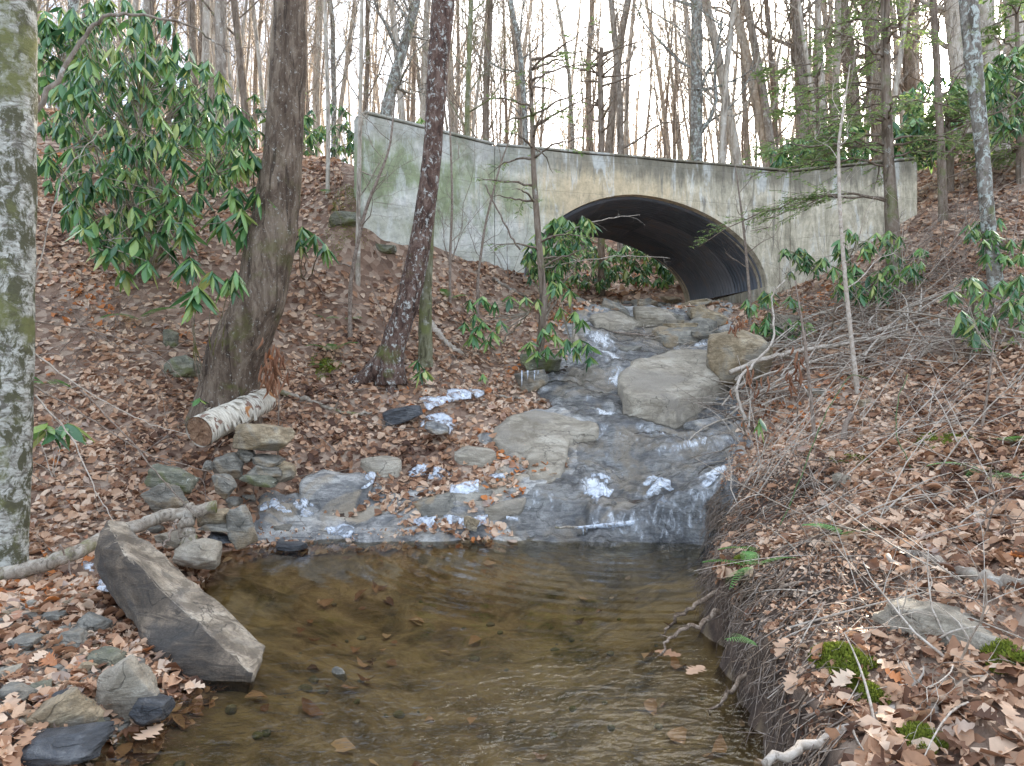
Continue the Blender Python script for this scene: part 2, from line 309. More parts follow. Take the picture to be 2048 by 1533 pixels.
    bump(n, l, b, mathn(n, l, 'ADD', mathn(n, l, 'ADD', mathn(n, l, 'MULTIPLY', fine, .3), blot), mathn(n, l, 'MULTIPLY', ln, .35)), .6, .02); return m
M['concrete'] = concmat()
def steelmat():
    m, n, l, b = newmat('dark_corrugated_steel'); v = gcoords(n, l, (1, 1, 1)); a = noise(n, l, v, 2.2, 7, .65, .4)
    c = ramp(n, l, a, [(.38, (.12, .135, .16)), (.52, (.19, .205, .24)), (.68, (.26, .2, .17))])
    c = mixc(n, l, .5, c, ramp(n, l, objrand(n), [(0, (.06, .065, .075)), (.7, (.21, .23, .27)), (1, (.30, .27, .26))]))
    l.new(c, b.inputs['Base Color']); b.inputs['Metallic'].default_value = .3; b.inputs['Roughness'].default_value = .5
    bump(n, l, b, a, .3, .01); return m
M['steel'] = steelmat()
def poolmat():
    m, n, l, b = newmat('pool_water'); n.remove(b)
    v = gcoords(n, l, (1, 1, 1)); h1 = noise(n, l, gcoords(n, l, (.9, 1.7, 1)), 5.5, 3, .5, .4); h2 = noise(n, l, gcoords(n, l, (1, 1.6, 1)), 19, 2, .5)
    # rings spreading from where the cascade drops in
    wv = n.new('ShaderNodeTexWave'); wv.wave_type = 'RINGS'; wv.rings_direction = 'SPHERICAL'; wv.inputs['Scale'].default_value = 1.7; wv.inputs['Distortion'].default_value = 2.5; wv.inputs['Detail'].default_value = 2; wv.inputs['Detail Scale'].default_value = 1.2
    mp = n.new('ShaderNodeMapping'); mp.inputs['Location'].default_value = (-1.1, -7.2, 0); l.new(v, mp.inputs[0]); l.new(mp.outputs[0], wv.inputs['Vector'])
    sy = n.new('ShaderNodeSeparateXYZ'); l.new(v, sy.inputs[0]); fy = n.new('ShaderNodeMapRange'); fy.inputs[1].default_value = 3.6; fy.inputs[2].default_value = 6.2; l.new(sy.outputs[1], fy.inputs[0])
    ny = n.new('ShaderNodeMapRange'); ny.inputs[1].default_value = 4.4; ny.inputs[2].default_value = 2.6; ny.inputs[3].default_value = .16; ny.inputs[4].default_value = 6.0; l.new(sy.outputs[1], ny.inputs[0])
    h = mathn(n, l, 'ADD', mathn(n, l, 'ADD', mathn(n, l, 'MULTIPLY', h1, ny.outputs[0]), mathn(n, l, 'MULTIPLY', mathn(n, l, 'MULTIPLY', h2, ny.outputs[0]), .3)), mathn(n, l, 'MULTIPLY', mathn(n, l, 'MULTIPLY', wv.outputs['Fac'], fy.outputs[0]), .35))
    bp = n.new('ShaderNodeBump'); bp.inputs['Strength'].default_value = .42; bp.inputs['Distance'].default_value = .02; l.new(h, bp.inputs['Height'])
    tr = n.new('ShaderNodeBsdfTransparent'); tr.inputs[0].default_value = (.80, .74, .57, 1)
    gl = n.new('ShaderNodeBsdfGlossy'); gl.inputs['Roughness'].default_value = .03; l.new(bp.outputs[0], gl.inputs['Normal'])
    fr = n.new('ShaderNodeFresnel'); fr.inputs[0].default_value = 1.45; l.new(bp.outputs[0], fr.inputs['Normal'])
    ms = n.new('ShaderNodeMixShader'); l.new(fr.outputs[0], ms.inputs[0]); l.new(tr.outputs[0], ms.inputs[1]); l.new(gl.outputs[0], ms.inputs[2])
    l.new(ms.outputs[0], n['Material Output'].inputs[0]); return m
M['pool'] = poolmat()
def cascmat():
    m, n, l, b = newmat('cascade_water'); fo = attr(n, 'foam')
    f1 = noise(n, l, gcoords(n, l, (1, .35, .5)), 15, 8, .75, 1.8); f2 = noise(n, l, gcoords(n, l, (1, .45, .45)), 5, 6, .65, 1.6)
    bp = n.new('ShaderNodeBump'); bp.inputs['Strength'].default_value = .6; bp.inputs['Distance'].default_value = .03
    l.new(mathn(n, l, 'ADD', f1, mathn(n, l, 'MULTIPLY', f2, 1.5)), bp.inputs['Height'])
    tr = n.new('ShaderNodeBsdfTransparent'); tr.inputs[0].default_value = (.96, .96, .96, 1)
    gl = n.new('ShaderNodeBsdfGlossy'); gl.inputs['Roughness'].default_value = .09; l.new(bp.outputs[0], gl.inputs['Normal'])
    fr = n.new('ShaderNodeFresnel'); fr.inputs[0].default_value = 1.4; l.new(bp.outputs[0], fr.inputs['Normal'])
    ms = n.new('ShaderNodeMixShader'); l.new(fr.outputs[0], ms.inputs[0]); l.new(tr.outputs[0], ms.inputs[1]); l.new(gl.outputs[0], ms.inputs[2])
    b.inputs['Base Color'].default_value = (.77, .79, .81, 1); b.inputs['Roughness'].default_value = .35; l.new(bp.outputs[0], b.inputs['Normal'])
    ff = ramp(n, l, mathn(n, l, 'ADD', mathn(n, l, 'MULTIPLY', f1, 1.15), mathn(n, l, 'ADD', fo, mathn(n, l, 'MULTIPLY', mathn(n, l, 'SUBTRACT', f2, .5), .8))), [(.60, 0.), (.72, .2), (.95, .85)])
    m2 = n.new('ShaderNodeMixShader'); l.new(ff, m2.inputs[0]); l.new(ms.outputs[0], m2.inputs[1]); l.new(b.outputs[0], m2.inputs[2])
    l.new(m2.outputs[0], n['Material Output'].inputs[0]); return m
M['casc'] = cascmat()
def icemat():
    m, n, l, b = newmat('white_ice'); a = noise(n, l, gcoords(n, l, (1, 1, 1)), 14, 6, .7, .6)
    l.new(ramp(n, l, a, [(.36, (.40, .44, .50)), (.5, (.56, .60, .66)), (.63, (.74, .77, .81))]), b.inputs['Base Color'])
    b.inputs['Roughness'].default_value = .25; bump(n, l, b, a, .8, .02)
    t_ = n.new('ShaderNodeBsdfTransparent'); ms = n.new('ShaderNodeMixShader'); l.new(ramp(n, l, noise(n, l, gcoords(n, l, (1, 1, 1)), 9, 7, .75, .8), [(.42, .85), (.54, .08)]), ms.inputs[0]); l.new(b.outputs[0], ms.inputs[1]); l.new(t_.outputs[0], ms.inputs[2]); l.new(ms.outputs[0], n['Material Output'].inputs[0]); return m
M['ice'] = icemat()
def flat(name, c, r=.8):
    m, n, l, b = newmat(name); b.inputs['Base Color'].default_value = (*c, 1); b.inputs['Roughness'].default_value = r; return m

# ------------------------------------------------------------ terrain
pool = [(-1.65, 2.84), (-1.57, 3.22), (-1.50, 3.6), (-1.7, 4.1), (-2.25, 4.9), (-2.42, 5.6), (-2.56, 6.14), (-2.27, 6.31), (-1.7, 6.4), (-1.05, 6.55), (-.1, 6.68), (.61, 6.75), (1.32, 6.69), (1.95, 6.59),
        (1.72, 5.82), (1.5, 5.15), (1.3, 4.62), (1.28, 4.11), (1.22, 3.7), (1.2, 3.32), (1.1, 2.84), (1.0, 2.2), (.95, -2.5), (-2.2, -2.5), (-2.0, 1.8)]
CP = """-200,1533,2.6 0,1533,2.72 150,1450,3.05 0,1300,3.8 150,1250,4.1 -300,1250,3.9 0,1150,5.0 300,1130,5.25 200,1050,5.9 -200,1050,5.6 400,1080,6.0 470,1040,6.5 300,960,6.6
0,900,6.8 600,1050,6.9 600,950,7.3 430,880,7.2 300,850,7.4 200,750,7.9 0,700,8.0 450,790,8.0 650,880,7.9 800,1040,7.0 850,920,7.8 1000,1040,6.9 1000,800,9.2 790,765,9.0
650,720,9.2 900,700,10.0 1000,760,9.8 1050,720,10.2 600,600,10.0 750,560,10.8 200,600,9.0 0,550,9.0 0,400,10.5 200,430,10.5 400,450,10.5 620,450,11 725,395,10.9 650,320,12.5 400,330,12.5
0,250,13 -400,300,11 -600,600,9 -500,900,6 850,495,11.5 940,520,12.0 1042,540,12.4 950,640,11.0 1250,1085,6.45 1300,980,7.3 1300,870,8.2 1300,850,8.7 1200,800,9.2 1250,745,10 1200,700,10.6 1380,700,10.8
1250,650,11.8 1300,620,13 1200,612,14 1400,612,14 1300,600,17 1250,588,20 1100,520,23 1400,520,23 1600,570,13.7 1700,525,13.4 1835,430,13.1 1500,640,12 1550,700,10 1470,800,9.3 1520,870,8.0 1600,800,8.3
1750,760,8.3 1900,740,8.0 2048,740,7.5 1530,930,6.7 1500,1060,5.6 1550,1150,4.1 1700,1200,3.5 1600,1300,3.0 1850,1100,3.9 2048,1150,3.2 1750,1000,4.9 1600,950,5.8 2048,950,4.6 1900,870,6.0 2300,900,5
1650,1533,2.2 2048,1533,2.1 1850,1350,2.7 1900,620,9.5 2048,600,9.5 2048,450,12 1950,400,13.5 2048,330,15 2400,400,12 2048,220,20 1950,265,22 1850,335,24 2048,170,30 2300,100,26
1200,500,25 1200,395,33 1200,450,42 600,330,20 600,320,33 600,400,45 100,260,20 -200,230,33 1650,375,26 1700,345,34 1700,420,45 1500,400,33 2300,160,40 2048,230,45"""
pts = [tuple(P(*map(float, c.split(',')))) for c in CP.split()]
pts += [(1.80, 5.15, .42), (1.58, 4.62, .42), (1.55, 4.1, .44), (1.5, 3.6, .44), (1.45, 3.1, .44), (1.35, 2.6, .42), (2.05, 5.8, .5), (1.25, 2.0, .4), (2.25, 6.5, .62)]
pts += [(.4, 13.5, 2.95), (4.9, 14.3, 3.0), (.0, 15.5, 3.1), (4.6, 16, 3.2), (2.3, 15, 3.0), (0, 70, 12), (40, 70, 12), (-40, 70, 14), (-25, 0, 3.5), (25, 0, 6), (-12, -3, 1.2), (10, -3, 1.6), (0, -4, 0), (-60, 40, 14), (60, 40, 20), (-30, 15, 9), (30, 12, 12)]
pts = np.array(pts)
def U(r2): return np.where(r2 > 1e-9, r2 * np.log(np.maximum(r2, 1e-9)) * .5, 0)
_A = pts[:, :2]; _K = U(((_A[:, None] - _A[None]) ** 2).sum(-1)) + np.eye(len(_A)) * .12
_Q = np.hstack([np.ones((len(_A), 1)), _A]); _S = np.block([[_K, _Q], [_Q.T, np.zeros((3, 3))]])
_w = np.linalg.solve(_S, np.concatenate([pts[:, 2], np.zeros(3)]))
def tps(X, Y):
    out = np.empty(X.shape)
    for i in range(0, len(X), 20000):
        x, y = X[i:i + 20000], Y[i:i + 20000]
        out[i:i + 20000] = U((x[:, None] - _A[:, 0]) ** 2 + (y[:, None] - _A[:, 1]) ** 2) @ _w[:-3] + _w[-3] + _w[-2] * x + _w[-1] * y
    return out
def graded(a, b, lo, hi, d0, g):
    c = list(np.arange(a, b, d0)); d = d0
    while c[-1] < hi: d *= g; c.append(c[-1] + d)
    d = d0
    while c[0] > lo: d *= g; c.insert(0, c[0] - d)
    return np.array(c)
GX = graded(-3.2, 3.6, -95, 95, .04, 1.022); GY = graded(2.3, 8.6, -6, 120, .04, 1.02)
MXg, MYg = np.meshgrid(GX, GY, indexing='ij'); fx, fy_ = MXg.ravel(), MYg.ravel()
z = tps(fx, fy_)
far = sst(40, 70, fy_); z = z * (1 - far) + 11 * far
z = z + .06 * fbm(xyz(fx, fy_), .9, 3, 4) * sst(0, 1, fy_) + .026 * fbm(xyz(fx, fy_), 5, 9, 3)
# hollow for the stream under the bridge
tun = [(-.15, 12.7), (5.2, 13.9), (5.0, 18.6), (-.7, 17.8)]
tm = sst(-.35, .1, pdist(fx, fy_, tun)); z = z * (1 - tm) + np.minimum(z, 2.95 + .06 * (fy_ - 13) + .05 * fbm(xyz(fx, fy_), 2, 5, 3)) * tm
dp = pdist(fx, fy_, pool) + .05 * fbm(xyz(fx, fy_), 3, 21, 3) + .05 * fbm(xyz(fx, fy_), 5, 23, 3) * (fx > .75)
wl_ = np.where(fx > .75, .10, .42)
bed = -.08 - .30 * sst(0, 1.2, dp) + .03 * fbm(xyz(fx, fy_), 2.5, 33, 4)
z = np.where((dp > -1) & (dp < 0) & (fx > .75), np.maximum(z, .12), z)
k = sst(-wl_, .12, dp); z = z * (1 - k) + np.minimum(z, bed) * k
z = np.where((dp < -.3) & (fx < 1), np.maximum(z, .03), z)
HZ = z.reshape(MXg.shape)
def H(X, Y):
    X = np.atleast_1d(np.asarray(X, float)); Y = np.atleast_1d(np.asarray(Y, float))
    i = np.clip(np.searchsorted(GX, X) - 1, 0, len(GX) - 2); j = np.clip(np.searchsorted(GY, Y) - 1, 0, len(GY) - 2)
    a = np.clip((X - GX[i]) / (GX[i + 1] - GX[i]), 0, 1); b_ = np.clip((Y - GY[j]) / (GY[j + 1] - GY[j]), 0, 1)
    return (HZ[i, j] * (1 - a) + HZ[i + 1, j] * a) * (1 - b_) + (HZ[i, j + 1] * (1 - a) + HZ[i + 1, j + 1] * a) * b_
def h1(x, y): return float(H(x, y)[0])
_Y = np.concatenate([np.arange(1.6, 16, .01), np.arange(16, 60, .05)])
def G(px, py, ymin=1.6):
    zr = EYE + (HY - py) / FPX * _Y; hh = H((px - CX) / FPX * _Y, _Y); m = (hh >= zr) & (_Y > ymin)
    if not m.any(): return P(px, py, 30)
    y = _Y[np.argmax(m)]; v = P(px, py, y); v.z = h1(v.x, v.y); return v
def GW(poly): return [tuple(G(*p)[:2]) for p in poly]
wetpx = [(1040, 1092), (1000, 1045), (1060, 1005), (1140, 965), (1150, 905), (1205, 872), (1130, 840), (1080, 790), (1095, 750), (1160, 720), (1150, 670), (1200, 640), (1440, 650), (1430, 700), (1440, 800), (1470, 880), (1455, 1000), (1432, 1095)]
shelfpx = [(500, 1075), (520, 1010), (640, 975), (760, 990), (900, 985), (1000, 960), (1040, 900), (960, 880), (1060, 825), (1140, 830), (1080, 790), (1090, 740), (1150, 700), (1130, 660), (1180, 615), (1450, 610), (1470, 700), (1470, 800), (1490, 880), (1455, 1000), (1405, 1092), (1000, 1098), (640, 1098)]
barepx = [(1480, 930), (1600, 900), (1700, 960), (1760, 1120), (1850, 1180), (1800, 1260), (1700, 1320), (1560, 1400), (1500, 1300), (1450, 1150), (1460, 1000)]
wet, shelf, bare = GW(wetpx), GW(shelfpx), GW(barepx)
sand = sst(-.05, .15, dp) * np.where(fx > .75, z < -.03, 1); rockm = sst(-.1, .15, pdist(fx, fy_, shelf)); barem = sst(-.2, .2, pdist(fx, fy_, bare))
soft = vno(xyz(fx, fy_), 2.2, 77)
leafy = np.clip(1 - sand - rockm - barem * sst(-.4, .1, soft), 0, 1)
# exposed soil on the cut bank face
gz = np.hypot(*np.gradient(HZ, GX, GY)).ravel(); leafy = leafy * (1 - sst(.9, 1.6, gz) * (fy_ < 7))
gi, gj = len(GX), len(GY); ii, jj = np.meshgrid(np.arange(gi - 1), np.arange(gj - 1), indexing='ij'); q0 = (ii * gj + jj).ravel()
FG = np.stack([q0, q0 + gj, q0 + gj + 1, q0 + 1], 1)
ground = link('ground', npmesh('ground', np.stack([fx, fy_, z], 1), FG, M['ground'], True, {'leafy': leafy, 'sand': sand}))
ground['kind'] = 'structure'

# bedrock of the cascade: tilted strata, stepped
def patch(name, poly, d, relief, mat, base=H, attrs=None, lo=.12):
    pa = np.array(poly); X, Y = np.meshgrid(np.arange(pa[:, 0].min() - .2, pa[:, 0].max() + .2, d), np.arange(pa[:, 1].min() - .2, pa[:, 1].max() + .2, d), indexing='ij')
    sh = X.shape; x, y = X.ravel(), Y.ravel(); dd = pdist(x, y, poly) + .07 * fbm(xyz(x, y), 2.2, 13, 3)
    zz, at = relief(x, y, dd); zz = zz - lo * (1 - sst(-.12, .06, dd))
    I, J = np.meshgrid(np.arange(sh[0] - 1), np.arange(sh[1] - 1), indexing='ij'); q = (I * sh[1] + J).ravel(); F = np.stack([q, q + sh[1], q + sh[1] + 1, q + 1], 1)
    keep = (dd[F] > -.14).all(1); F = F[keep]; us, inv = np.unique(F, return_inverse=True)
    return npmesh(name, np.stack([x, y, zz], 1)[us], inv.reshape(F.shape), mat, True, {k_: v_[us] for k_, v_ in at.items()})
def strata(x, y):
    s_ = y * 1.9 + x * .55 + .55 * fbm(xyz(x, y), .9, 41, 4); fr_ = s_ - np.floor(s_)
    t = sst(.72, .98, fr_); s2 = y * 6 - x * 3.2 + 1.5 * fbm(xyz(x, y), 1.6, 47, 4); f2 = s2 - np.floor(s2)
    m1 = .35 + .65 * sst(-.3, .3, vno(xyz(x, y), 1.7, 58)) ; return (t - fr_) * .085 * m1 + (sst(.6, 1, f2) - f2) * .035 * (1 - m1 * .6) + .045 * fbm(xyz(x, y), 2.4, 51, 5) + .05 * (.4 - np.abs(fbm(xyz(x * .6 + y * .5, y * 1.6 - x * .4), 2.6, 57, 4))).clip(-.3, .4) + .012 * fbm(xyz(x, y), 14, 55, 3)
def bedrel(x, y, dd): return H(x, y) + .09 + strata(x, y) + .0, {}
bedrock = link('bedrock', patch('bedrock', shelf, .022, bedrel, M['rock_bed'])); bedrock['kind'] = 'structure'
def wrel(x, y, dd):
    zz = H(x, y) + .10; s0 = strata(x, y); zz = zz + s0 * .92 + .008 + .008 * fbm(xyz(x, y * .4), 8, 61, 4)
    e = .04; sl_ = (H(x, y + e) + strata(x, y + e) - H(x, y - e) - strata(x, y - e)) / (2 * e)
    low = np.exp(-((y - 6.75) / .16) ** 2) * (x > .45) * .25
    f = sst(.5, 1.6, sl_) * .16 + low * .2 - .12
    for cx_, cy_, r_, am in CF: f = f + am * np.exp(-(((x - cx_) / r_) ** 2 + ((y - cy_) / (r_ * .8)) ** 2))
    return zz, {'foam': f}
CF = []
for px_, py_, r_, am in [(1215, 720, .2, .5), (1240, 770, .2, .5), (1215, 840, .16, .5), (1185, 1000, .16, .45), (1310, 1000, .12, .35), (1400, 700, .3, .4), (1350, 890, .5, .12), (1430, 960, .18, .4), (1200, 690, .25, .35), (1400, 900, .3, .15), (1180, 880, .2, .2)]:
    g_ = G(px_, py_); CF.append((g_.x, g_.y, r_, am))
cascade = link('cascade_water', patch('cascade_water', wet, .022, wrel, M['casc'])); cascade['kind'] = 'structure'
# pool surface: one sheet whose shores the ground hides
pw = link('pool_water', npmesh('pool_water', [(-3.2, -2.4, 0), (2.2, -2.4, 0), (2.2, 6.95, 0), (-3.2, 6.95, 0)], [(0, 1, 2, 3)], M['pool'])); pw['kind'] = 'structure'

# ------------------------------------------------------------ bridge
bridge = tag(empty('bridge', (2.4, 13.2, 2.9)), 'stained concrete road bridge with an arched corrugated steel culvert over the stream', 'bridge')
def child(name, me, root):
    o = link(name, me, root); o.matrix_parent_inverse = root.matrix_world.inverted() if False else Matrix.Translation(-Vector(root.location)); return o
ZT = 5.6; W0, W1, W2, W3 = map(np.array, [(-2.31, 10.83), (-.30, 12.39), (5.56, 14.0), (7.63, 13.18)])
TH = .32
SPR = 3.29; APX = 4.93; cc = .4575
def archpts(n=41, extra=0.0):
    o = []
    for i in range(n):
        a = math.pi * i / (n - 1); c, s_ = -math.cos(a), math.sin(a)
        sg = abs(c) ** (2 / 1.85) * (1 if c > 0 else -1); hh = max(0, s_) ** (2 / 1.85)
        o.append((sg * ((2.78 if sg > 0 else 2.25) + extra), SPR + hh * (APX - SPR + extra)))
    return o
dW = (W2 - W1); LW = np.linalg.norm(dW); dW = dW / LW; nW = np.array([-dW[1], dW[0]])   # nW points away from the camera
uc = cc * LW
def archwall(name, off3):
    bm = bmesh.new(); A = [(uc + a, z_) for a, z_ in archpts()]; zb = 2.2
    lower = [(A[0][0], zb)] + A + [(A[-1][0], zb)]
    us = sorted(set([0.0, LW] + list(np.linspace(0, LW, 13)))); 
    outer = [(LW, zb)] + [(u_, ZT + .012 * math.sin(u_ * 3.1)) for u_ in us[::-1]] + [(0, zb)] if A[0][0] > 0.02 else None
    loop = lower + outer
    def w3(u_, z_, t): p_ = W1 + dW * u_ + nW * t; return (p_[0] + off3[0], p_[1] + off3[1], z_ + off3[2])
    vf = [Vector((u_, z_)) for u_, z_ in loop]; n_ = len(vf)
    tri = delaunay_2d_cdt(vf, [], [list(range(n_))], 1, 1e-5)
    va, fa = tri[0], tri[2]
    f0 = [bm.verts.new(w3(v_.x, v_.y, 0)) for v_ in va]; f1 = [bm.verts.new(w3(v_.x, v_.y, TH)) for v_ in va]
    for t in fa:
        bm.faces.new([f0[i] for i in t]); bm.faces.new([f1[i] for i in t][::-1])
    for i in range(n_): j = (i + 1) % n_; bm.faces.new([f0[i], f1[i], f1[j], f0[j]])
    bmesh.ops.recalc_face_normals(bm, faces=bm.faces); me = bpy.data.meshes.new(name); bm.to_mesh(me); bm.free(); me.materials.append(M['concrete']); return me
TD = np.array([-.107, .994, .026]) * 4.4
child('arch_wall', archwall('arch_wall', (0, 0, 0)), bridge)
child('rear_wall', archwall('rear_wall', (TD[0], TD[1] - TH, TD[2])), bridge)
def prism(name, pl, z0, z1, mat, bev=.012):
    bm = bmesh.new(); a = [bm.verts.new((x, y, z0)) for x, y in pl]; b_ = [bm.verts.new((x, y, z1)) for x, y in pl]; n_ = len(pl)
    bm.faces.new(a[::-1]); bm.faces.new(b_)
    for i in range(n_): j = (i + 1) % n_; bm.faces.new([a[i], a[j], b_[j], b_[i]])
    bmesh.ops.recalc_face_normals(bm, faces=bm.faces)
    if bev: bmesh.ops.bevel(bm, geom=bm.edges[:], offset=bev, segments=2, affect='EDGES')
    me = bpy.data.meshes.new(name); bm.to_mesh(me); bm.free(); me.materials.append(mat); return me
def seg(a, b_, th, sh0=0, sh1=0):
    d = (b_ - a) / np.linalg.norm(b_ - a); n_ = np.array([-d[1], d[0]]); return [tuple(a + d * sh0), tuple(b_ - d * sh1), tuple(b_ - d * sh1 + n_ * th), tuple(a + d * sh0 + n_ * th)]
child('wing_wall', prism('left_wing_wall', seg(W0, W1, TH, 0, .004), 2.4, ZT + .004, M['concrete']), bridge)['label'] = 'left wing wall with green algae'
child('wing_wall', prism('right_wing_wall', seg(W2, W3, TH, .004, 0), 2.4, ZT - .004, M['concrete']), bridge)['label'] = 'right wing wall, yellowish grey'
# thin crumbly top lip, joined end to end
for a, b_, nm in ((W0, W1, 0), (W1, W2, 1), (W2, W3, 2)):
    d = (b_ - a) / np.linalg.norm(b_ - a); n_ = np.array([-d[1], d[0]])
    child('coping', prism('coping', seg(a - n_ * .03 , b_ - n_ * .03, TH + .05, .03, .03), ZT + .016, ZT + .055, M['concrete'], .01), bridge)
# corrugated plates
rows = [0, .2, .4, .6, .8, 1.0]; axs = [0.02, .34, .67, 1.0]
AP = np.array(archpts(101, -.02)); tt = np.linspace(0, 1, 101)
for ri in range(5):
    for ai in range(3):
        na = int((axs[ai + 1] - axs[ai]) * 4.4 / .15 * 8); T_ = np.linspace(axs[ai] - (.006 if ai else 0), axs[ai + 1], na)
        ns = 10; S_ = np.linspace(rows[ri] - .008 * (ri > 0), rows[ri + 1], ns)
        u_ = np.interp(S_, tt, AP[:, 0]); z_ = np.interp(S_, tt, AP[:, 1]); lift = .008 * ((ri + ai) % 2)
        du = np.gradient(u_); dz = np.gradient(z_); ln_ = np.hypot(du, dz); nu, nz_ = dz / ln_, -du / ln_   # towards the inside
        V = []
        for t in T_:
            c_ = .036 * math.sin(2 * math.pi * t * 4.4 / .15) + lift
            uu = u_ + nu * c_ ; zz = z_ + nz_ * c_
            base = W1[None] + dW[None] * (uc + uu)[:, None] + nW * .02
            V.append(np.stack([base[:, 0] + TD[0] * t, base[:, 1] + TD[1] * t, zz + TD[2] * t], 1))
        V = np.vstack(V); I, J = np.meshgrid(np.arange(na - 1), np.arange(ns - 1), indexing='ij'); q = (I * ns + J).ravel()
        pl = child('corrugated_plate', npmesh('corrugated_plate', V, np.stack([q, q + 1, q + ns + 1, q + ns], 1), M['steel']), bridge)
        # bolts along the plate's edge
        mb = MB()
        for kx in range(int(na / 8)):
            t = T_[0] + (kx + .5) * .15 / 4.4
            pb = W1 + dW * (uc + u_[0] + nu[0] * .03) + nW * .02; c0 = np.array([pb[0] + TD[0] * t, pb[1] + TD[1] * t, z_[0] + nz_[0] * .03 + TD[2] * t + .03])
            mb.tube([c0, c0 + np.array([dW[0] * nu[0], dW[1] * nu[0], nz_[0]]) * .018], .014, 6)
        bo = mb.build('bolt_row', M['steel'], pl); bo['kind'] = 'stuff'
        bo.matrix_parent_inverse = Matrix.Identity(4)
for sgn, lab in ((1, 'right'), (-1, 'left')):
    e = uc + (2.78 if sgn > 0 else -2.25); a = W1 + dW * (e - .25 * (sgn > 0) * 0 - (.0 if sgn > 0 else .3)) ; b_ = W1 + dW * (e + (.3 if sgn > 0 else .0))
    a = W1 + dW * (e - (.12 if sgn > 0 else .3)); b_ = W1 + dW * (e + (.3 if sgn > 0 else .12)); a = a - nW * .12; b_ = b_ - nW * .12
    child('footing', prism('footing', [tuple(a), tuple(b_), tuple(b_ + TD[:2] * 1.06), tuple(a + TD[:2] * 1.06)], 2.5, SPR - .003, M['concrete'], .02), bridge)
# road fill over the culvert
emb = link('road', prism('road', [tuple(W0 + (.2, .35)), tuple(W1 + (0, .34)), tuple(W2 + (0, .34)), tuple(W3 + (0, .34)), (9, 18), (5.1, 18.1), (-.8, 16.5), (-4, 15.5)], 5.0, 5.38, M['ground'], 0)); emb['kind'] = 'structure'
#@@STRUCT_END
exec_parts = True

# ------------------------------------------------------------ tree builders
def bez(p0, p1, p2, n):
    t = np.linspace(0, 1, n)[:, None]; return (1 - t) ** 2 * p0 + 2 * t * (1 - t) * p1 + t * t * p2
def nrmv(v): return v / (np.linalg.norm(v) + 1e-9)
def grow(mb, p, d, L, r, lvl, rg, up=.25, k=4, more=0):
    """one branch with its side branches"""
    n = 6 if lvl > 1 else 4
    q = [p]; dd = nrmv(d)
    for i in range(n):
        dd = nrmv(dd + rg.normal(0, .13 + .05 * (3 - lvl), 3) + np.array([0, 0, up * .22])); q.append(q[-1] + dd * L / n)
    q = np.array(q); mb.tube(q, np.linspace(r, r * .3, n + 1), k if lvl > 1 else 3, False)
    if lvl > 0:
        m = {3: 6, 2: 5, 1: 3}[lvl] + more * lvl
        for i in range(m):
            f = rg.uniform(.25, 1); ix = min(int(f * n), n - 1); pp = q[ix] + (q[ix + 1] - q[ix]) * (f * n - ix)
            base = nrmv(q[ix + 1] - q[ix]); s_ = nrmv(base * .8 + rg.normal(0, .55, 3) + np.array([0, 0, .1]))
            grow(mb, pp, s_, L * rg.uniform(.35, .6), r * .42, lvl - 1, rg, up, k, more)
def bgtree(seed, h=17, r=.18, first=.3, nb=12, lean=0):
    rg = np.random.default_rng(seed); n = 12; q = [np.zeros(3)]; d = np.array([lean, 0, 1.])
    for i in range(n):
        d = nrmv(d + np.array([rg.normal(0, .035), rg.normal(0, .035), .05])); q.append(q[-1] + d * h / n)
    q = np.array(q); q[0, 2] -= .5; rad = r * (1 - .75 * np.linspace(0, 1, n + 1) ** 1.1); rad[0] *= 1.25
    t = MB(); t.tube(q, rad, 9, False, .06, seed); c = MB()
    for i in range(nb):
        f = first + (1 - first) * (i + rg.uniform(0, 1)) / nb; ix = min(int(f * n), n - 1); pp = q[ix] + (q[ix + 1] - q[ix]) * (f * n - ix)
        a = rg.uniform(0, 6.28); s_ = np.array([math.cos(a), math.sin(a), rg.uniform(.5, 1.5)])
        grow(c, pp, nrmv(s_), (1 - f * .55) * h * rg.uniform(.16, .3), rad[ix] * rg.uniform(.22, .4), 2, rg, .5, 4, 2)
    return t, c
protos = []
for s_, (h_, r_, fi, nb, mt) in enumerate((a_, b_ * .8, c_, d_, e_) for a_, b_, c_, d_, e_ in [(19, .16, .2, 18, 'palegrey'), (17, .12, .15, 18, 'grey'), (20, .20, .3, 16, 'grey'), (15, .085, .1, 18, 'palegrey'), (16, .11, .12, 18, 'brown'), (18, .14, .2, 16, 'palegrey'), (11, .05, .06, 18, 'grey'), (13, .07, .08, 18, 'palegrey'), (18, .15, .15, 18, 'lichen')]):
    t, c = bgtree(100 + s_, h_, r_, fi, nb); protos.append((t.mesh('trunk', M[mt]), c.mesh('branches', M[mt]), r_))
def place_tree(i, x, y, label, group=None, s_=1, rz=None, tilt=(0, 0), name='tree', cat='tree'):
    e = empty(name, (x, y, h1(x, y) - .1), rng.uniform(0, 6.28) if rz is None else rz)
    e.rotation_euler = (tilt[0], tilt[1], e.rotation_euler.z) if rz is None else (tilt[0], tilt[1], rz)
    e.scale = (s_,) * 3; tag(e, label, cat, group); link('trunk', protos[i][0], e); link('branches', protos[i][1], e); return e

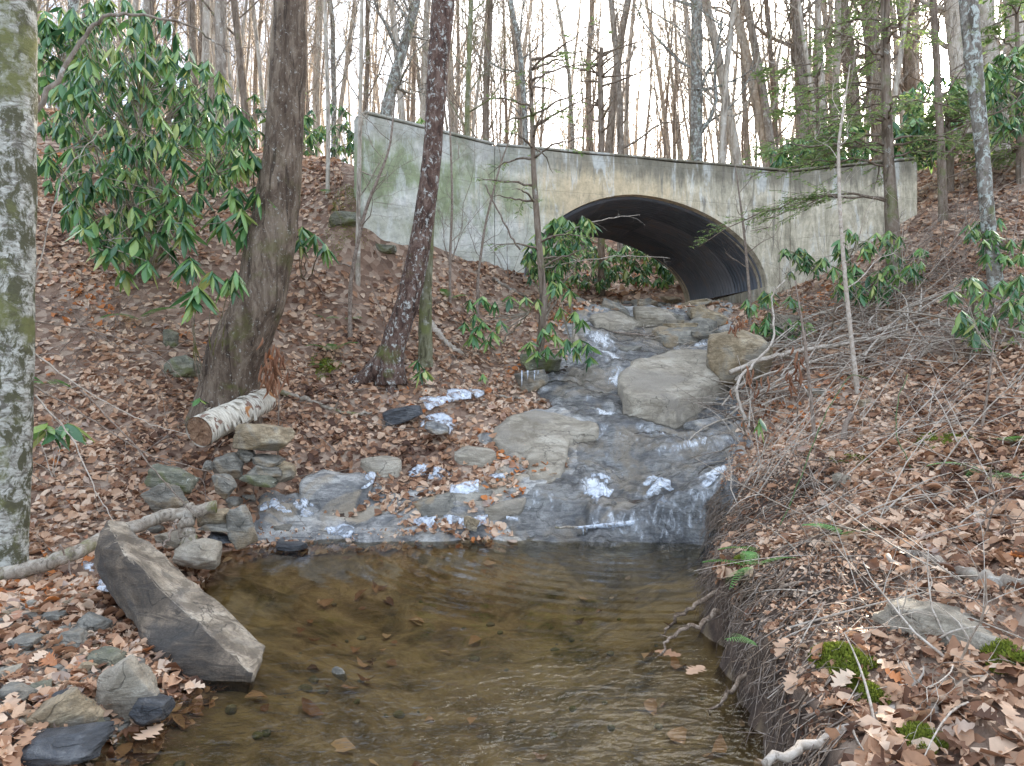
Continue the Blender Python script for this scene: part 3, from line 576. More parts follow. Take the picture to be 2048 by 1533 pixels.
# background woods: nothing tells most of these apart
def inroad(x, y): return bool(inpoly(np.array([x]), np.array([y]), [(-3.5, 10.5), (-.4, 12.2), (5.6, 13.6), (8, 13), (10, 18.6), (5, 19.5), (-1, 17.6), (-5, 15.6)])[0])
ntr = 0; placed = []
zones = [('bare tree in the woods beyond the concrete bridge', 'bare trees in the woods beyond the bridge'),
         ('bare tree on the wooded ridge above the left bank, behind the evergreen thicket', 'bare trees on the left ridge'),
         ('bare backlit tree on the steep wooded hillside at the upper right', 'bare trees on the right hillside')]
tries = 0
while ntr < 298 and tries < 9000:
    tries += 1
    y = 15 + 45 * rng.uniform(0, 1) ** 1.15; u = rng.uniform(-1.15, 1.15); x = u * 1024 / 1400 * y
    px = 1024 + x / y * 1400
    if y < 20 and (-5 < x < 9.5): continue
    if inroad(x, y) or (y < 27 and abs(px - 1250) < 170) or (px > 1900 and y < 24) or 1850 < px < 1925: continue
    if any((x - a) ** 2 + (y - b_) ** 2 < (.45 + .012 * y) ** 2 for a, b_ in placed): continue
    placed.append((x, y)); zi = 1 if px < 700 else (2 if px > 1680 else 0)
    i = int(rng.choice(len(protos), p=[.12, .12, .06, .15, .09, .08, .16, .16, .06]))
    lab_, grp_ = zones[zi]; adj = ['pale straight', 'thin grey-brown', 'stout grey-brown', 'thin pale', 'brown-barked', 'pale mid-sized', 'pole-like grey-brown', 'pole-like pale', 'lichen-mottled'][i]
    place_tree(i, x, y, adj + ' ' + lab_, grp_, s_=rng.uniform(.8, 1.2), tilt=(rng.normal(0, .035), rng.normal(0, .05))); ntr += 1

fw = MB(); rg = np.random.default_rng(909)
for i in range(330):
    y = rg.uniform(46, 85); x = rg.uniform(-1.1, 1.1) * 1024 / 1400 * y; px = 1024 + x / y * 1400
    if 1850 < px < 1925: continue
    z0 = h1(x, y); hh = rg.uniform(13, 21); q_ = np.array([[x + t * rg.normal(0, .4), y, z0 - .3 + hh * t] for t in np.linspace(0, 1, 6)]); r0 = rg.uniform(.05, .15); fw.tube(q_, np.linspace(r0, r0 * .3, 6), 5, False)
    for k_ in range(9):
        f = rg.uniform(.2, 1); p_ = q_[min(int(f * 5), 4)] + (q_[min(int(f * 5) + 1, 5)] - q_[min(int(f * 5), 4)]) * (f * 5 % 1); a = rg.uniform(0, 6.28); grow(fw, p_, np.array([math.cos(a), math.sin(a), rg.uniform(.5, 1.4)]), rg.uniform(1.8, 4), r0 * .35, 1, rg, .4, 3, 2)
tag(fw.build('far_woods', M['palegrey']), 'far-off mass of thin bare trees closing the view beyond the nearer woods', 'woods', kind='stuff')
# trees one can point at
def pxtree(name, pts_px, Y, mat, label, cat='tree', top=None, nb=10, seed=1, twigs=True, segs=20, rough=.07, first=.3, group=None, blen=.22, dY=0):
    """trunk through image points (px, py, width px) at depth Y, foot on the ground"""
    a = []
    for i, (px, py, w_) in enumerate(pts_px):
        yy = Y + dY * i; v = P(px, py, yy); a.append((v.x, v.y, v.z, w_ / 2 / FPX * yy))
    a = np.array(a); foot = a[0].copy(); gz_ = h1(foot[0], foot[1]); e = empty(name, (foot[0], foot[1], gz_)); tag(e, label, cat, group)
    if a[0, 2] > gz_: a = np.vstack([[foot[0], foot[1], gz_ - .15, foot[3] * 1.15], a])
    t = np.arange(len(a)); n = max(24, len(a) * 7); tq = np.linspace(0, len(a) - 1, n); q = np.stack([np.interp(tq, t, a[:, c_]) for c_ in range(4)], 1)
    for _ in range(5): q[1:-1] = (q[:-2] + 2 * q[1:-1] + q[2:]) / 4
    q[:, :3] -= np.array([foot[0], foot[1], gz_]); mb = MB(); mb.tube(q[:, :3], q[:, 3], segs, True, rough, seed); mb.build('trunk', mat, e)
    if twigs:
        rg = np.random.default_rng(seed); c = MB(); hh = q[-1, 2]
        for i in range(nb):
            f = first + (1 - first) * (i + rg.uniform(0, 1)) / nb; ix = min(int(f * (n - 1)), n - 2); an = rg.uniform(0, 6.28)
            grow(c, q[ix, :3], np.array([math.cos(an), math.sin(an), rg.uniform(.2, 1.2)]), hh * blen * rg.uniform(.5, 1.1), q[ix, 3] * rg.uniform(.2, .4), 2, rg, .4)
        c.build('branches', mat, e)
    return e, q
EXT = lambda p, dx, w_: p + [(p[-1][0] + dx, -900, w_ * .8), (p[-1][0] + dx * 2, -2200, w_ * .5)]
pxtree('cherry_tree', EXT([(452, 812, 132), (456, 785, 118), (462, 750, 114), (478, 700, 112), (500, 650, 103), (520, 600, 98), (540, 500, 96), (557, 400, 86), (567, 300, 76), (573, 200, 69), (578, 100, 68), (583, 0, 67)], 20, 62), 7.7, M['cherry'], 'big curved cherry tree with brown scaly bark rising above the birch log', segs=48, rough=.07, seed=5, first=.93, nb=9)
e2, q2 = pxtree('maple_tree', EXT([(782, 770, 66), (780, 735, 58), (784, 700, 52), (796, 660, 48), (816, 605, 46), (842, 480, 43), (862, 342, 39), (868, 260, 37), (876, 130, 43), (888, 0, 46)], 30, 42), 9.0, M['dark'], 'slanting dark red-brown tree blotched with white lichen in front of the left wing wall', segs=32, rough=.06, seed=6, first=.92, nb=9)
o = MB(); 
for dx, dy, dz, r_ in ((-.6, -.05, -.03, .12), (.03, -.2, -.35, .08), (.2, .05, -.1, .07), (-.1, .3, 0, .07)):
    o.tube(bez(np.array([0, 0, .38]), np.array([dx * .35, dy * .4, .06]), np.array([dx, dy, dz - .04]), 9), np.linspace(r_ * 1.5, r_ * .6, 9), 12, True, .08, 3)
o.build('root_flare', M['dark'], e2)
pxtree('mossy_tree', [(851, 712, 30), (851, 600, 24), (857, 470, 22), (872, 200, 18), (888, -100, 16), (900, -900, 12)], 9.6, M['mossbark'], 'thin moss-covered trunk half hidden behind the slanting dark tree', seed=8, first=.9)
eb, qb = pxtree('birch_tree', EXT([(8, 1150, 86), (12, 1080, 76), (22, 900, 74), (27, 600, 72), (26, 300, 82), (20, 0, 92)], -10, 80), 5.15, M['birch'], 'pale mottled birch trunk with moss patches at the left edge of the bank', segs=40, rough=.06, seed=9, first=.9)
pxtree('hemlock_tree', [(1786, 482, 26), (1780, 400, 22), (1774, 250, 20), (1771, 100, 18), (1770, -50, 16), (1772, -500, 9)], 10.8, M['brown'], 'slim hemlock with drooping needle sprays rising in front of the right wing wall', seed=10, twigs=False, segs=16)
pxtree('hemlock_sapling', [(1797, 478, 9), (1791, 400, 8), (1786, 330, 6)], 11.1, M['brown'], 'thin dark stick-like sapling close beside the slim hemlock', seed=11, nb=5)
pxtree('tree', [(1886, 412, 17), (1882, 300, 15), (1876, 170, 14), (1866, 0, 13), (1855, -500, 9)], 12.5, M['brown'], 'slim brown tree just past the right end of the bridge wall', seed=12, nb=12)
pxtree('lichen_tree', [(2000, 640, 34), (1988, 540, 27), (1976, 445, 26), (1965, 308, 26), (1955, 205, 28), (1945, 100, 32), (1936, 0, 34), (1920, -500, 28), (1910, -1500, 18)], 9.6, M['lichen'], 'tall lichen-spotted tree leaning left on the right bank near the sun', seed=13, nb=9, first=.85, segs=24)
for nm, pp, Y, mt, lab in [
    ('tree', [(1393, 325, 24), (1393, 160, 22), (1393, 0, 22), (1395, -700, 16)], 21, 'lichen', 'straight dark mossy trunk standing just behind the crown of the arch'),
    ('tree', [(1476, 330, 22), (1455, 220, 19), (1432, 90, 17), (1410, 0, 16), (1340, -500, 10)], 22, 'palegrey', 'grey trunk leaning left, first to the right of the straight dark trunk behind the arch'),
    ('tree', [(1540, 330, 24), (1510, 190, 20), (1486, 80, 18), (1464, 0, 17), (1390, -500, 10)], 23, 'palegrey', 'grey trunk leaning left over the road, nearest to the hemlock sprays'),
    ('tree', [(1606, 340, 28), (1602, 130, 24), (1590, 0, 22), (1570, -500, 16)], 23, 'grey', 'stout grey trunk behind the left tips of the hemlock branches'),
    ('tree', [(1712, 300, 28), (1700, 130, 26), (1682, 0, 24), (1650, -500, 16)], 24, 'brown', 'stout brown backlit trunk just left of the slim hemlock stem'),
    ('tree', [(1760, 300, 30), (1746, 130, 28), (1736, 0, 27), (1720, -500, 18)], 25, 'grey', 'thick pale trunk showing right behind the slim hemlock stem'),
    ('tree', [(1828, 300, 24), (1818, 130, 22), (1802, 0, 20), (1780, -500, 14)], 24, 'brown', 'bare trunk between the slim hemlock and the sun'),
    ('tree', [(1930, 300, 36), (1916, 130, 34), (1906, 0, 32), (1890, -500, 22)], 21, 'palegrey', 'thick pale trunk beside the sun, partly hiding its glare'),
    ('tree', [(2000, 320, 40), (1992, 200, 36), (1975, 60, 28), (1960, -300, 22)], 16, 'palegrey', 'pale trunk with a wide foot right behind the lichen-spotted tree'),
    ('tree', [(2040, 110, 40), (2025, 0, 34), (2010, -400, 25)], 20, 'palegrey', 'pale thick trunk at the upper right corner of the hillside'),
    ('tree', [(765, 260, 26), (790, 150, 22), (812, 80, 20), (834, 0, 18), (890, -300, 10)], 19, 'lichen', 'dark trunk leaning strongly right above the left wing wall'),
    ('tree', [(1052, 300, 12), (1048, 200, 11), (1040, 100, 10), (1020, 0, 9), (1000, -300, 7)], 20, 'lichen', 'thin crooked dark tree over the left shoulder of the arch'),
    ('tree', [(934, 300, 12), (936, 160, 10), (943, 0, 9), (945, -300, 6)], 18, 'mossbark', 'thin mossy tree behind the wing wall, right of the slanting dark tree'),
    ('tree', [(655, 440, 9), (657, 250, 8), (650, 0, 7), (645, -300, 5)], 11.3, 'palegrey', 'thin white sapling between the cherry tree and the left end of the bridge wall'),
    ('tree', [(716, 440, 9), (721, 200, 8), (724, 0, 7), (730, -300, 5)], 10.4, 'palegrey', 'thin pale sapling touching the left end of the bridge wall'),
    ('tree', [(1242, 330, 14), (1237, 150, 12), (1222, 0, 11), (1200, -300, 8)], 24, 'grey', 'thin dark trunk right beside the dead snag behind the bridge')]:
    pxtree(nm, pp, Y, M[mt], lab, seed=hash(lab) % 97 if False else len(lab), nb=12, segs=12, first=.3)
# dead snag with short stubs
es, qs = pxtree('dead_tree', [(1203, 330, 13), (1202, 230, 11), (1200, 150, 10), (1203, 96, 8)], 19.0, M['brown'], 'broken-topped dead snag with short bare branch stubs behind the bridge', seed=33, twigs=False, rough=.15)
mb = MB(); rg = np.random.default_rng(5)
for i in range(26):
    f = rg.uniform(.15, 1); p_ = qs[int(f * (len(qs) - 1)), :3]; a = rg.uniform(0, 6.28); L = rg.uniform(.3, 1.5); d = np.array([math.cos(a), math.sin(a), rg.uniform(-.1, .45)])
    mb.tube(bez(p_, p_ + d * L * .5, p_ + d * L + np.array([0, 0, rg.uniform(-.1, .2)]), 5), np.linspace(.035, .012, 5), 5)
mb.build('branch_stubs', M['brown'], es)['kind'] = 'stuff'

# ------------------------------------------------------------ hemlock needles
def sprays(root, q, branches, seed, mat, dens=1.0, size=1.0, bmat='brown'):
    rg = np.random.default_rng(seed); wd = MB(); LV = []
    for f, an, L, drop in branches:
        ix = int(f * (len(q) - 1)); p0 = q[ix, :3]; d = np.array([math.cos(an), math.sin(an), .12]); p2 = p0 + d * L + np.array([0, 0, -drop]); c = bez(p0, p0 + d * L * .5 + np.array([0, 0, .1]), p2, 12)
        c[1:] += rg.normal(0, .03 * L * .4, (11, 3)); wd.tube(c, np.linspace(.02, .004, 12), 4)
        for s_ in range(int(16 * L * dens)):
            t = rg.uniform(.2, 1); b0 = c[min(int(t * 11), 10)]; a2 = an + rg.choice([-1, 1]) * rg.uniform(.4, 1.3); l2 = L * .32 * (1.2 - t) * rg.uniform(.6, 1.4) + .12
            e_ = b0 + np.array([math.cos(a2), math.sin(a2), rg.uniform(-.35, .05)]) * l2; cc_ = bez(b0, (b0 + e_) / 2 + [0, 0, .04], e_, 5); wd.tube(cc_, np.linspace(.005, .002, 5), 3, False)
            for k_ in range(int(15 * l2 / .3)):
                tt_ = rg.uniform(0.1, 1); pp = b0 + (e_ - b0) * tt_; a3 = a2 + rg.choice([-1, 1]) * rg.uniform(.3, 1.2); LV.append((pp, a3, rg.uniform(.05, .11) * size, rg.uniform(-.6, .2)))
    wd.build('branches', M[bmat], root)
    if LV:
        p = np.array([a[0] for a in LV]); a3 = np.array([a[1] for a in LV]); l_ = np.array([a[2] for a in LV]); dz = np.array([a[3] for a in LV])
        d = np.stack([np.cos(a3), np.sin(a3), dz], 1) * l_[:, None]; s_ = np.stack([-np.sin(a3), np.cos(a3), rng.uniform(-.8, .8, len(a3))], 1) * (l_ * .13)[:, None]
        V = np.stack([p, p + d * .5 + s_, p + d, p + d * .5 - s_], 1).reshape(-1, 3); F = np.arange(len(V)).reshape(-1, 4)
        o_ = link('foliage', npmesh('foliage', V, F, mat, False, {'rnd': np.repeat(rng.uniform(0, 1, len(p)), 4)}), root); o_['kind'] = 'stuff'
byname = lambda s_: [o_ for o_ in bpy.data.objects if o_.get('label') == s_][0]
def qof(root): return None
hem = byname('slim hemlock with drooping needle sprays rising in front of the right wing wall')
hp = np.array([[*P(px, py, 10.8)] for px, py in [(1786, 482), (1780, 400), (1774, 250), (1771, 100), (1770, -50), (1772, -500)]]) - np.array(hem.location)
hq = np.stack([np.interp(np.linspace(0, 5, 60), range(6), hp[:, c_]) for c_ in range(3)], 1); rg = np.random.default_rng(3)
br = []
for i in range(42):
    f = rg.uniform(.28, .98); an = rg.choice([math.pi, math.pi, 0, -math.pi / 2, math.pi / 2]) + rg.normal(0, .5); br.append((f, an, rg.uniform(.7, 2.0) * (1.15 - .5 * f), rg.uniform(.1, .5)))
br += [(.22, math.pi * .97, 3.0, 1.1), (.2, math.pi * 1.05, 2.3, .8), (.3, math.pi * 1.02, 2.2, .5), (.38, math.pi * .95, 2.0, .4), (.33, math.pi * 1.1, 2.6, .6)]
sprays(hem, hq, br, 4, M['needle'], .8, .75)
ey, qy = pxtree('young_hemlock', [(1080, 705, 17), (1088, 600, 15), (1076, 470, 13), (1067, 340, 11), (1062, 171, 8), (1060, 90, 4)], 10.2, M['brown'], 'crooked slender young hemlock with sparse side twigs left of the arch', seed=15, twigs=False, segs=12, rough=.1)
sprays(ey, qy, [(rg.uniform(.35, 1), rg.uniform(0, 6.28), rg.uniform(.5, 1.3), rg.uniform(-.2, .25)) for _ in range(26)], 16, M['needle'], .22, .8)
for (px, py, w_, top, Y, lab) in [(1900, 300, 14, 190, 15, 'dense low hemlock on the slope below the sun'), (2040, 260, 14, -60, 14, 'dark leafy hemlock at the right edge of the hillside'), (1640, 330, 10, 120, 17, 'small hemlock behind the right shoulder of the bridge')]:
    et, qt = pxtree('young_hemlock', [(px, py, w_), (px - 5, (py + top) / 2, w_ * .7), (px - 8, top, 3)], Y, M['brown'], lab, seed=int(px), twigs=False, segs=8)
    sprays(et, qt, [(rg.uniform(.2, 1), rg.uniform(0, 6.28), rg.uniform(.5, 1.6), rg.uniform(0, .3)) for _ in range(30)], int(px), M['needle'], .6, 1.4)

# ------------------------------------------------------------ rhododendrons
def leafshape(L=1.0, w_=.17, curl=.25, fold=.2, n=5):
    t = np.linspace(0, 1, n + 1); wd_ = w_ * np.sin(np.pi * np.clip(t * .93 + .05, 0, 1)) ** .8; wd_[0] = .012; zc = -curl * t ** 2
    c = np.stack([t * L, 0 * t, zc], 1); l_ = c + np.stack([0 * t, wd_, wd_ * fold], 1); r_ = c - np.stack([0 * t, wd_, -wd_ * fold], 1)
    V = np.stack([l_, c, r_], 1).reshape(-1, 3); F = []
    for i in range(n): a = i * 3; F += [(a, a + 1, a + 4, a + 3), (a + 1, a + 2, a + 5, a + 4)]
    return V, np.array(F)
LVs = [leafshape(1, w_, c_, f_) for w_, c_, f_ in ((.15, .2, -.35), (.12, .4, -.8), (.17, .1, -.25), (.09, .3, -1.3))]
rme = [npmesh('leaf', v_, f_, M['rhodo_ob']) for v_, f_ in LVs]
def rotz(a): c, s_ = math.cos(a), math.sin(a); return np.array([[c, -s_, 0], [s_, c, 0], [0, 0, 1]])
def roty(a): c, s_ = math.cos(a), math.sin(a); return np.array([[c, 0, s_], [0, 1, 0], [-s_, 0, c]])
def rotx(a): c, s_ = math.cos(a), math.sin(a); return np.array([[1, 0, 0], [0, c, -s_], [0, s_, c]])
def shrub(label, foot, whorls, L=.2, single=300, seed=1, name='rhododendron', nleaf=(8, 12), droop=(.35, 1.15), stem=True, group=None):
    """whorls: world points of the twig tips"""
    rg = np.random.default_rng(seed); foot = np.array(foot, float); e = empty(name, foot); tag(e, label, 'shrub', group); st = MB(); JV = []; JF = []; JR = []; nv = 0; ns = 0
    whorls = np.array(whorls, float); order = np.argsort(whorls[:, 1])
    nh = max(1, len(whorls) // 9); hubs = (whorls[rg.choice(len(whorls), nh, replace=False)] - foot) * [.8, .8, .72]
    if stem and len(whorls) > 6:
        for hb in hubs: c = bez(np.zeros(3) + rg.normal(0, .05, 3) * [1, 1, 0], hb * [.35, .35, .55] + rg.normal(0, .08, 3), hb, 9); c[1:-1] += rg.normal(0, .015, (7, 3)); st.tube(c, np.linspace(.008 + .007 * np.linalg.norm(hb), .008, 9), 6, False)
    for wi in order:
        wp = whorls[wi] - foot
        if stem and len(whorls) > 6:
            h0 = hubs[np.argmin(np.linalg.norm(hubs - wp, axis=1))]; c = bez(h0, (h0 + wp) / 2 + rg.normal(0, .05, 3), wp, 6); st.tube(c, np.linspace(.007, .0035, 6), 5, False)
        elif stem:
            m1 = wp * np.array([.35, .35, .45]) + rg.normal(0, .08, 3) * np.linalg.norm(wp); c = bez(np.zeros(3) + rg.normal(0, .03, 3) * [1, 1, 0], m1, wp, 8); c[1:-1] += rg.normal(0, .012, (6, 3)); st.tube(c, np.linspace(.005 + .004 * np.linalg.norm(wp), .003, 8), 5, False)
        for k_ in range(rg.integers(*nleaf)):
            a = k_ * 2.4 + rg.uniform(-.3, .3); dr = rg.uniform(*droop); l_ = L * rg.uniform(.5, 1.15); Rm = rotz(a) @ roty(dr) @ rotx(rg.normal(0, .35)); vi = rg.integers(0, 4); pos = wp + np.array([0, 0, rg.uniform(-.02, .02)])
            if ns < single:
                o_ = bpy.data.objects.new('leaf', rme[vi]); COL.objects.link(o_); o_.parent = e; mt = Matrix(Rm.tolist()).to_4x4(); o_.matrix_local = Matrix.Translation(pos.tolist()) @ mt @ Matrix.Scale(l_, 4); ns += 1
            else:
                V, F = LVs[vi]; JV.append((V * l_) @ Rm.T + pos); JF.append(F + nv); nv += len(V); JR.append(np.full(len(V), rg.uniform(0, 1) ** 1.2))
    if stem and st.v: st.build('stems', M['branch'], e)
    if JV: o_ = link('foliage', npmesh('foliage', np.vstack(JV), np.vstack(JF), M['rhodo'], True, {'rnd': np.concatenate(JR)}), e); o_['kind'] = 'stuff'
    return e
def cloud(poly_px, n, y0, y1, seed, ground_clear=.1):
    """twig tips spread through the volume seen inside an outline"""
    rg = np.random.default_rng(seed); pa = np.array(poly_px); o_ = []
    while len(o_) < n:
        px, py = rg.uniform(*[(pa[:, 0].min()), pa[:, 0].max()]), rg.uniform(pa[:, 1].min(), pa[:, 1].max())
        if not inpoly(np.array([px]), np.array([py]), poly_px)[0]: continue
        yy = rg.uniform(y0, y1); v = P(px, py, yy)
        if v.z < h1(v.x, v.y) + ground_clear:
            g_ = G(px, py); 
            if g_.y < y0 * .7: continue
            v = P(px, py, g_.y - rg.uniform(.05, .3))
        o_.append(tuple(v))
    return o_
g = lambda px, py: tuple(G(px, py))
big = [(120, 20), (200, -20), (330, 20), (370, 90), (440, 130), (490, 210), (500, 300), (450, 380), (370, 400), (340, 470), (200, 500), (140, 470), (90, 400), (70, 300), (80, 180), (150, 120)]
shrub('tall dense rhododendron thicket with drooping glossy leaves on the left bank', g(300, 560), cloud(big, 400, 7.2, 9.6, 1), .215, 300, 2, nleaf=(7, 12), droop=(.5, 1.4))
shrub('rhododendron branch clump hanging low below the big thicket, beside the birch trunk', g(250, 560), cloud([(150, 430), (330, 400), (460, 400), (440, 480), (330, 560), (200, 540)], 26, 7.0, 7.8, 3), .25, 250, 3)
shrub('rhododendron clump hanging just left of the cherry trunk', g(500, 560), cloud([(460, 290), (520, 280), (520, 400), (500, 470), (460, 440)], 16, 7.4, 7.8, 4), .24, 180, 4)
shrub('bright green rhododendron sprig in front of the cherry trunk', g(425, 820), [P(385, 525, 6.6), P(455, 560, 6.6), P(395, 575, 6.5), P(470, 545, 6.6), P(385, 600, 6.5), P(425, 545, 6.6)], .27, 120, 5)
shrub('rhododendron sprig poking out right of the cherry trunk', g(610, 560), [P(605, 455, 8.6), P(630, 470, 8.5), P(650, 490, 8.5), P(600, 480, 8.5)], .25, 60, 6)
shrub('low rhododendron seedling beside the foot of the birch trunk', g(105, 900), [P(95, 850, 5.9), P(135, 848, 6.0)], .25, 30, 7, droop=(.2, .8))
shrub('rhododendron seedling behind the near end of the birch log', g(410, 810), [P(400, 800, 7.1)], .16, 30, 8, droop=(.0, .4), nleaf=(6, 8))
shrub('leafy rhododendron spreading sideways below the left wing wall', g(1000, 690), [P(px, py, 9.8) for px, py in [(940, 600), (965, 595), (990, 605), (1020, 595), (1050, 595), (1075, 600), (950, 630), (965, 645), (985, 665), (945, 670), (930, 645), (1000, 640), (975, 680), (955, 655)]], .21, 200, 9)
shrub('rhododendron overhanging the small dark hollow beside the stream', g(1085, 720), [P(px, py, 9.6) for px, py in [(1120, 565), (1140, 580), (1110, 575), (1120, 615), (1150, 625), (1165, 640), (1100, 645), (1085, 660), (1110, 670), (1135, 680), (1060, 685), (1150, 695), (1175, 690), (1075, 705), (1125, 700), (1180, 715), (1095, 695), (1160, 680)]], .2, 250, 10)
shrub('small rhododendron seedling below the slanting dark tree', g(845, 770), [P(835, 722, 8.9), P(850, 740, 8.8), P(840, 745, 8.8)], .17, 40, 11)
shrub('small plant with long green leaves on the slope by the slanting tree', g(1000, 790), [P(965, 750, 8.9)], .12, 20, 12)
shrub('rhododendron growing in front of the left side of the arch', g(1090, 640), cloud([(1045, 510), (1090, 440), (1150, 425), (1185, 440), (1190, 465), (1140, 490), (1120, 570), (1050, 560)], 64, 10.8, 11.8, 13), .22, 300, 13)
shrub('rhododendron thicket seen through the arch on its left side', (1.8, 19.5, h1(1.8, 19.5)), cloud([(1040, 490), (1240, 470), (1240, 560), (1200, 590), (1060, 590)], 80, 18.3, 20.2, 14, .3), .28, 0, 14)
shrub('rhododendron thicket seen through the arch on its right side', (4.6, 20.5, h1(4.6, 20.5)), cloud([(1200, 470), (1300, 480), (1400, 530), (1390, 575), (1290, 560), (1230, 560)], 90, 19, 21, 15, .3), .3, 0, 15)
sx_ = [('rhododendron behind the parapet to the right of the arch', (1660, 330), [(1530, 300), (1640, 250), (1730, 250), (1740, 330), (1560, 345)], 90, 15, 18, .28),
       ('rhododendron thicket on the slope right of the slim hemlock', (1830, 330), [(1780, 240), (1860, 230), (1900, 300), (1850, 330), (1790, 320)], 60, 14.5, 16.5, .28),
       ('rhododendron on the hillside at the right edge, upper of two', (2020, 200), [(1960, 130), (2060, 70), (2060, 260), (1990, 270)], 60, 12, 14, .26),
       ('rhododendron on the upper hillside below the sun', (1900, 250), [(1790, 170), (1900, 150), (1960, 200), (1900, 250), (1800, 240)], 60, 17, 20, .3),
       ('rhododendron spread out below the slim hemlock foot', (1700, 560), [(1650, 470), (1720, 440), (1850, 480), (1850, 540), (1780, 600), (1680, 590), (1640, 540)], 64, 9.4, 10.8, .2),
       ('rhododendron on the right bank at the foot of the lichen-spotted tree', (1990, 620), [(1900, 560), (2048, 540), (2048, 700), (1920, 680)], 40, 7.6, 8.6, .19),
       ('rhododendron with pale leaves at the right edge under the hillside', (2030, 480), [(1930, 440), (2060, 420), (2060, 520), (1950, 520)], 26, 9.2, 10.3, .19),
       ('straggling rhododendron above the tan boulder', (1580, 680), [(1490, 590), (1560, 570), (1640, 610), (1600, 680), (1500, 650)], 26, 9.6, 10.6, .18),
       ('rhododendron by the foot of the bridge wall on the right', (1640, 560), [(1560, 500), (1640, 480), (1660, 530), (1590, 560)], 16, 12, 12.8, .22),
       ('rhododendron high behind the left thicket against the sky', (300, 300), [(250, 60), (330, 90), (460, 250), (500, 310), (400, 330)], 60, 10.5, 12, .25),
       ('dusty rhododendron behind the birch trunk on the left ridge', (150, 330), [(60, 30), (150, 0), (220, 90), (150, 160), (70, 160)], 60, 9.5, 11, .24)]
for i, (lab, f_, poly, n_, y0, y1, L_) in enumerate(sx_):
    shrub(lab, g(*f_), cloud(poly, n_, y0, y1, 30 + i), L_, 200 if 'right bank' in lab or 'below the slim' in lab or 'boulder' in lab or 'edge under' in lab else 0, 30 + i)
shrub('broad-leaved sprig with three bright green leaves above the cut bank', g(1500, 880), [P(1520, 842, 5.6)], .17, 30, 60, droop=(.6, 1.3), nleaf=(4, 5))
bgl = 'far green rhododendron along the ground of the woods beyond the bridge'
for i, (px, Y) in enumerate([(1290, 27), (1350, 25), (1440, 24), (1500, 26), (1570, 25), (1150, 30), (880, 26), (620, 22), (560, 18), (660, 19)]):
    x = (px - CX) / FPX * Y; z0 = h1(x, Y); rr = np.random.default_rng(i); shrub(bgl, (x, Y, z0), np.stack([rr.normal(x, 1.0, 40), rr.normal(Y, .6, 40), z0 + rr.uniform(.3, 1.7, 40)], 1), .3, 0, 70 + i, group='far rhododendrons in the woods')

# ------------------------------------------------------------ rocks
_ico = {}
def ico(n):
    if n not in _ico:
        bm = bmesh.new(); bmesh.ops.create_icosphere(bm, subdivisions=n, radius=1); bm.verts.ensure_lookup_table()
        _ico[n] = (np.array([v.co[:] for v in bm.verts]), np.array([[v.index for v in f.verts] for f in bm.faces])); bm.free()
    return _ico[n]
def rockmesh(seed, size, mat, planes=11, sub=4, rough=.05, name='rock'):
    rg = np.random.default_rng(seed); D, F = ico(sub); N = rg.normal(0, 1, (planes, 3)); N /= np.linalg.norm(N, axis=1)[:, None]; N = np.vstack([N, np.eye(3), -np.eye(3)])
    d_ = rg.uniform(.68, 1.0, len(N)); dt_ = D @ N.T; r_ = np.where(dt_ > .05, d_ / np.maximum(dt_, .05), 9); s_ = np.sort(r_, 1); rad = s_[:, 0] - .015 * np.exp(-(s_[:, 1] - s_[:, 0]) * 25)
    V = D * rad[:, None]; V = V * (1 + rough * fbm(V + seed, 1.6, seed, 5))[:, None]; lay = V[:, 2] * 5 + .6 * fbm(V + seed, 1.2, seed + 9, 3); V[:, :2] *= (1 + rough * .35 * (lay - np.floor(lay)))[:, None]
    return npmesh(name, V * np.array(size), F, mat, True)
def rock(label, px, py, wpx, hpx, mat='rock', seed=1, rot=(0, 0, 0), depth=None, name='rock', cat='rock', Y=None, sink=.25, planes=13, dep=1.0, rough=.09, sub=5):
    """a rock whose middle shows at (px, py), wpx by hpx in size, on the ground there"""
    g_ = G(px, py + hpx * .3) if Y is None else P(px, py + hpx * .3, Y); y = g_.y; sx = wpx / 2 / FPX * y * 1.12; sz = hpx / 2 / FPX * y * 1.15
    c = P(px, py, y); o_ = link(name, rockmesh(seed, (sx, sx * dep, sz), M[mat], planes, sub, rough, name)); o_.location = (c.x, c.y + sx * dep * .3, c.z); o_.rotation_euler = rot; tag(o_, label, cat); return o_
def hull(name, pts_, mat, label, cat='rock', cuts=4, amp=.016, seed=3, sharp=True):
    bm = bmesh.new(); vs = [bm.verts.new(p_) for p_ in pts_]; r_ = bmesh.ops.convex_hull(bm, input=vs); bmesh.ops.delete(bm, geom=[v for v in bm.verts if not v.link_faces], context='VERTS')
    bmesh.ops.bevel(bm, geom=bm.edges[:], offset=.008, segments=1, affect='EDGES'); bmesh.ops.triangulate(bm, faces=bm.faces)
    for _ in range(cuts):
        es_ = [e_ for e_ in bm.edges if e_.calc_length() > .045]
        if not es_: break
        bmesh.ops.subdivide_edges(bm, edges=es_, cuts=1); bmesh.ops.triangulate(bm, faces=[f for f in bm.faces if len(f.verts) > 3])
    V = np.array([v.co[:] for v in bm.verts]); bm.normal_update(); N = np.array([v.normal[:] for v in bm.verts]); dd = amp * fbm(V, 4, seed, 5) + amp * .6 * fbm(V * [1, 1, 3], 9, seed + 5, 3); V = V + N * dd[:, None]
    c = V.mean(0)
    for v, q in zip(bm.verts, V): v.co = q - c
    me = bpy.data.meshes.new(name); bm.to_mesh(me); bm.free(); me.materials.append(mat); me.polygons.foreach_set('use_smooth', np.ones(len(me.polygons), bool)); me.update()
    o_ = link(name, me); o_.location = c; tag(o_, label, cat); return o_
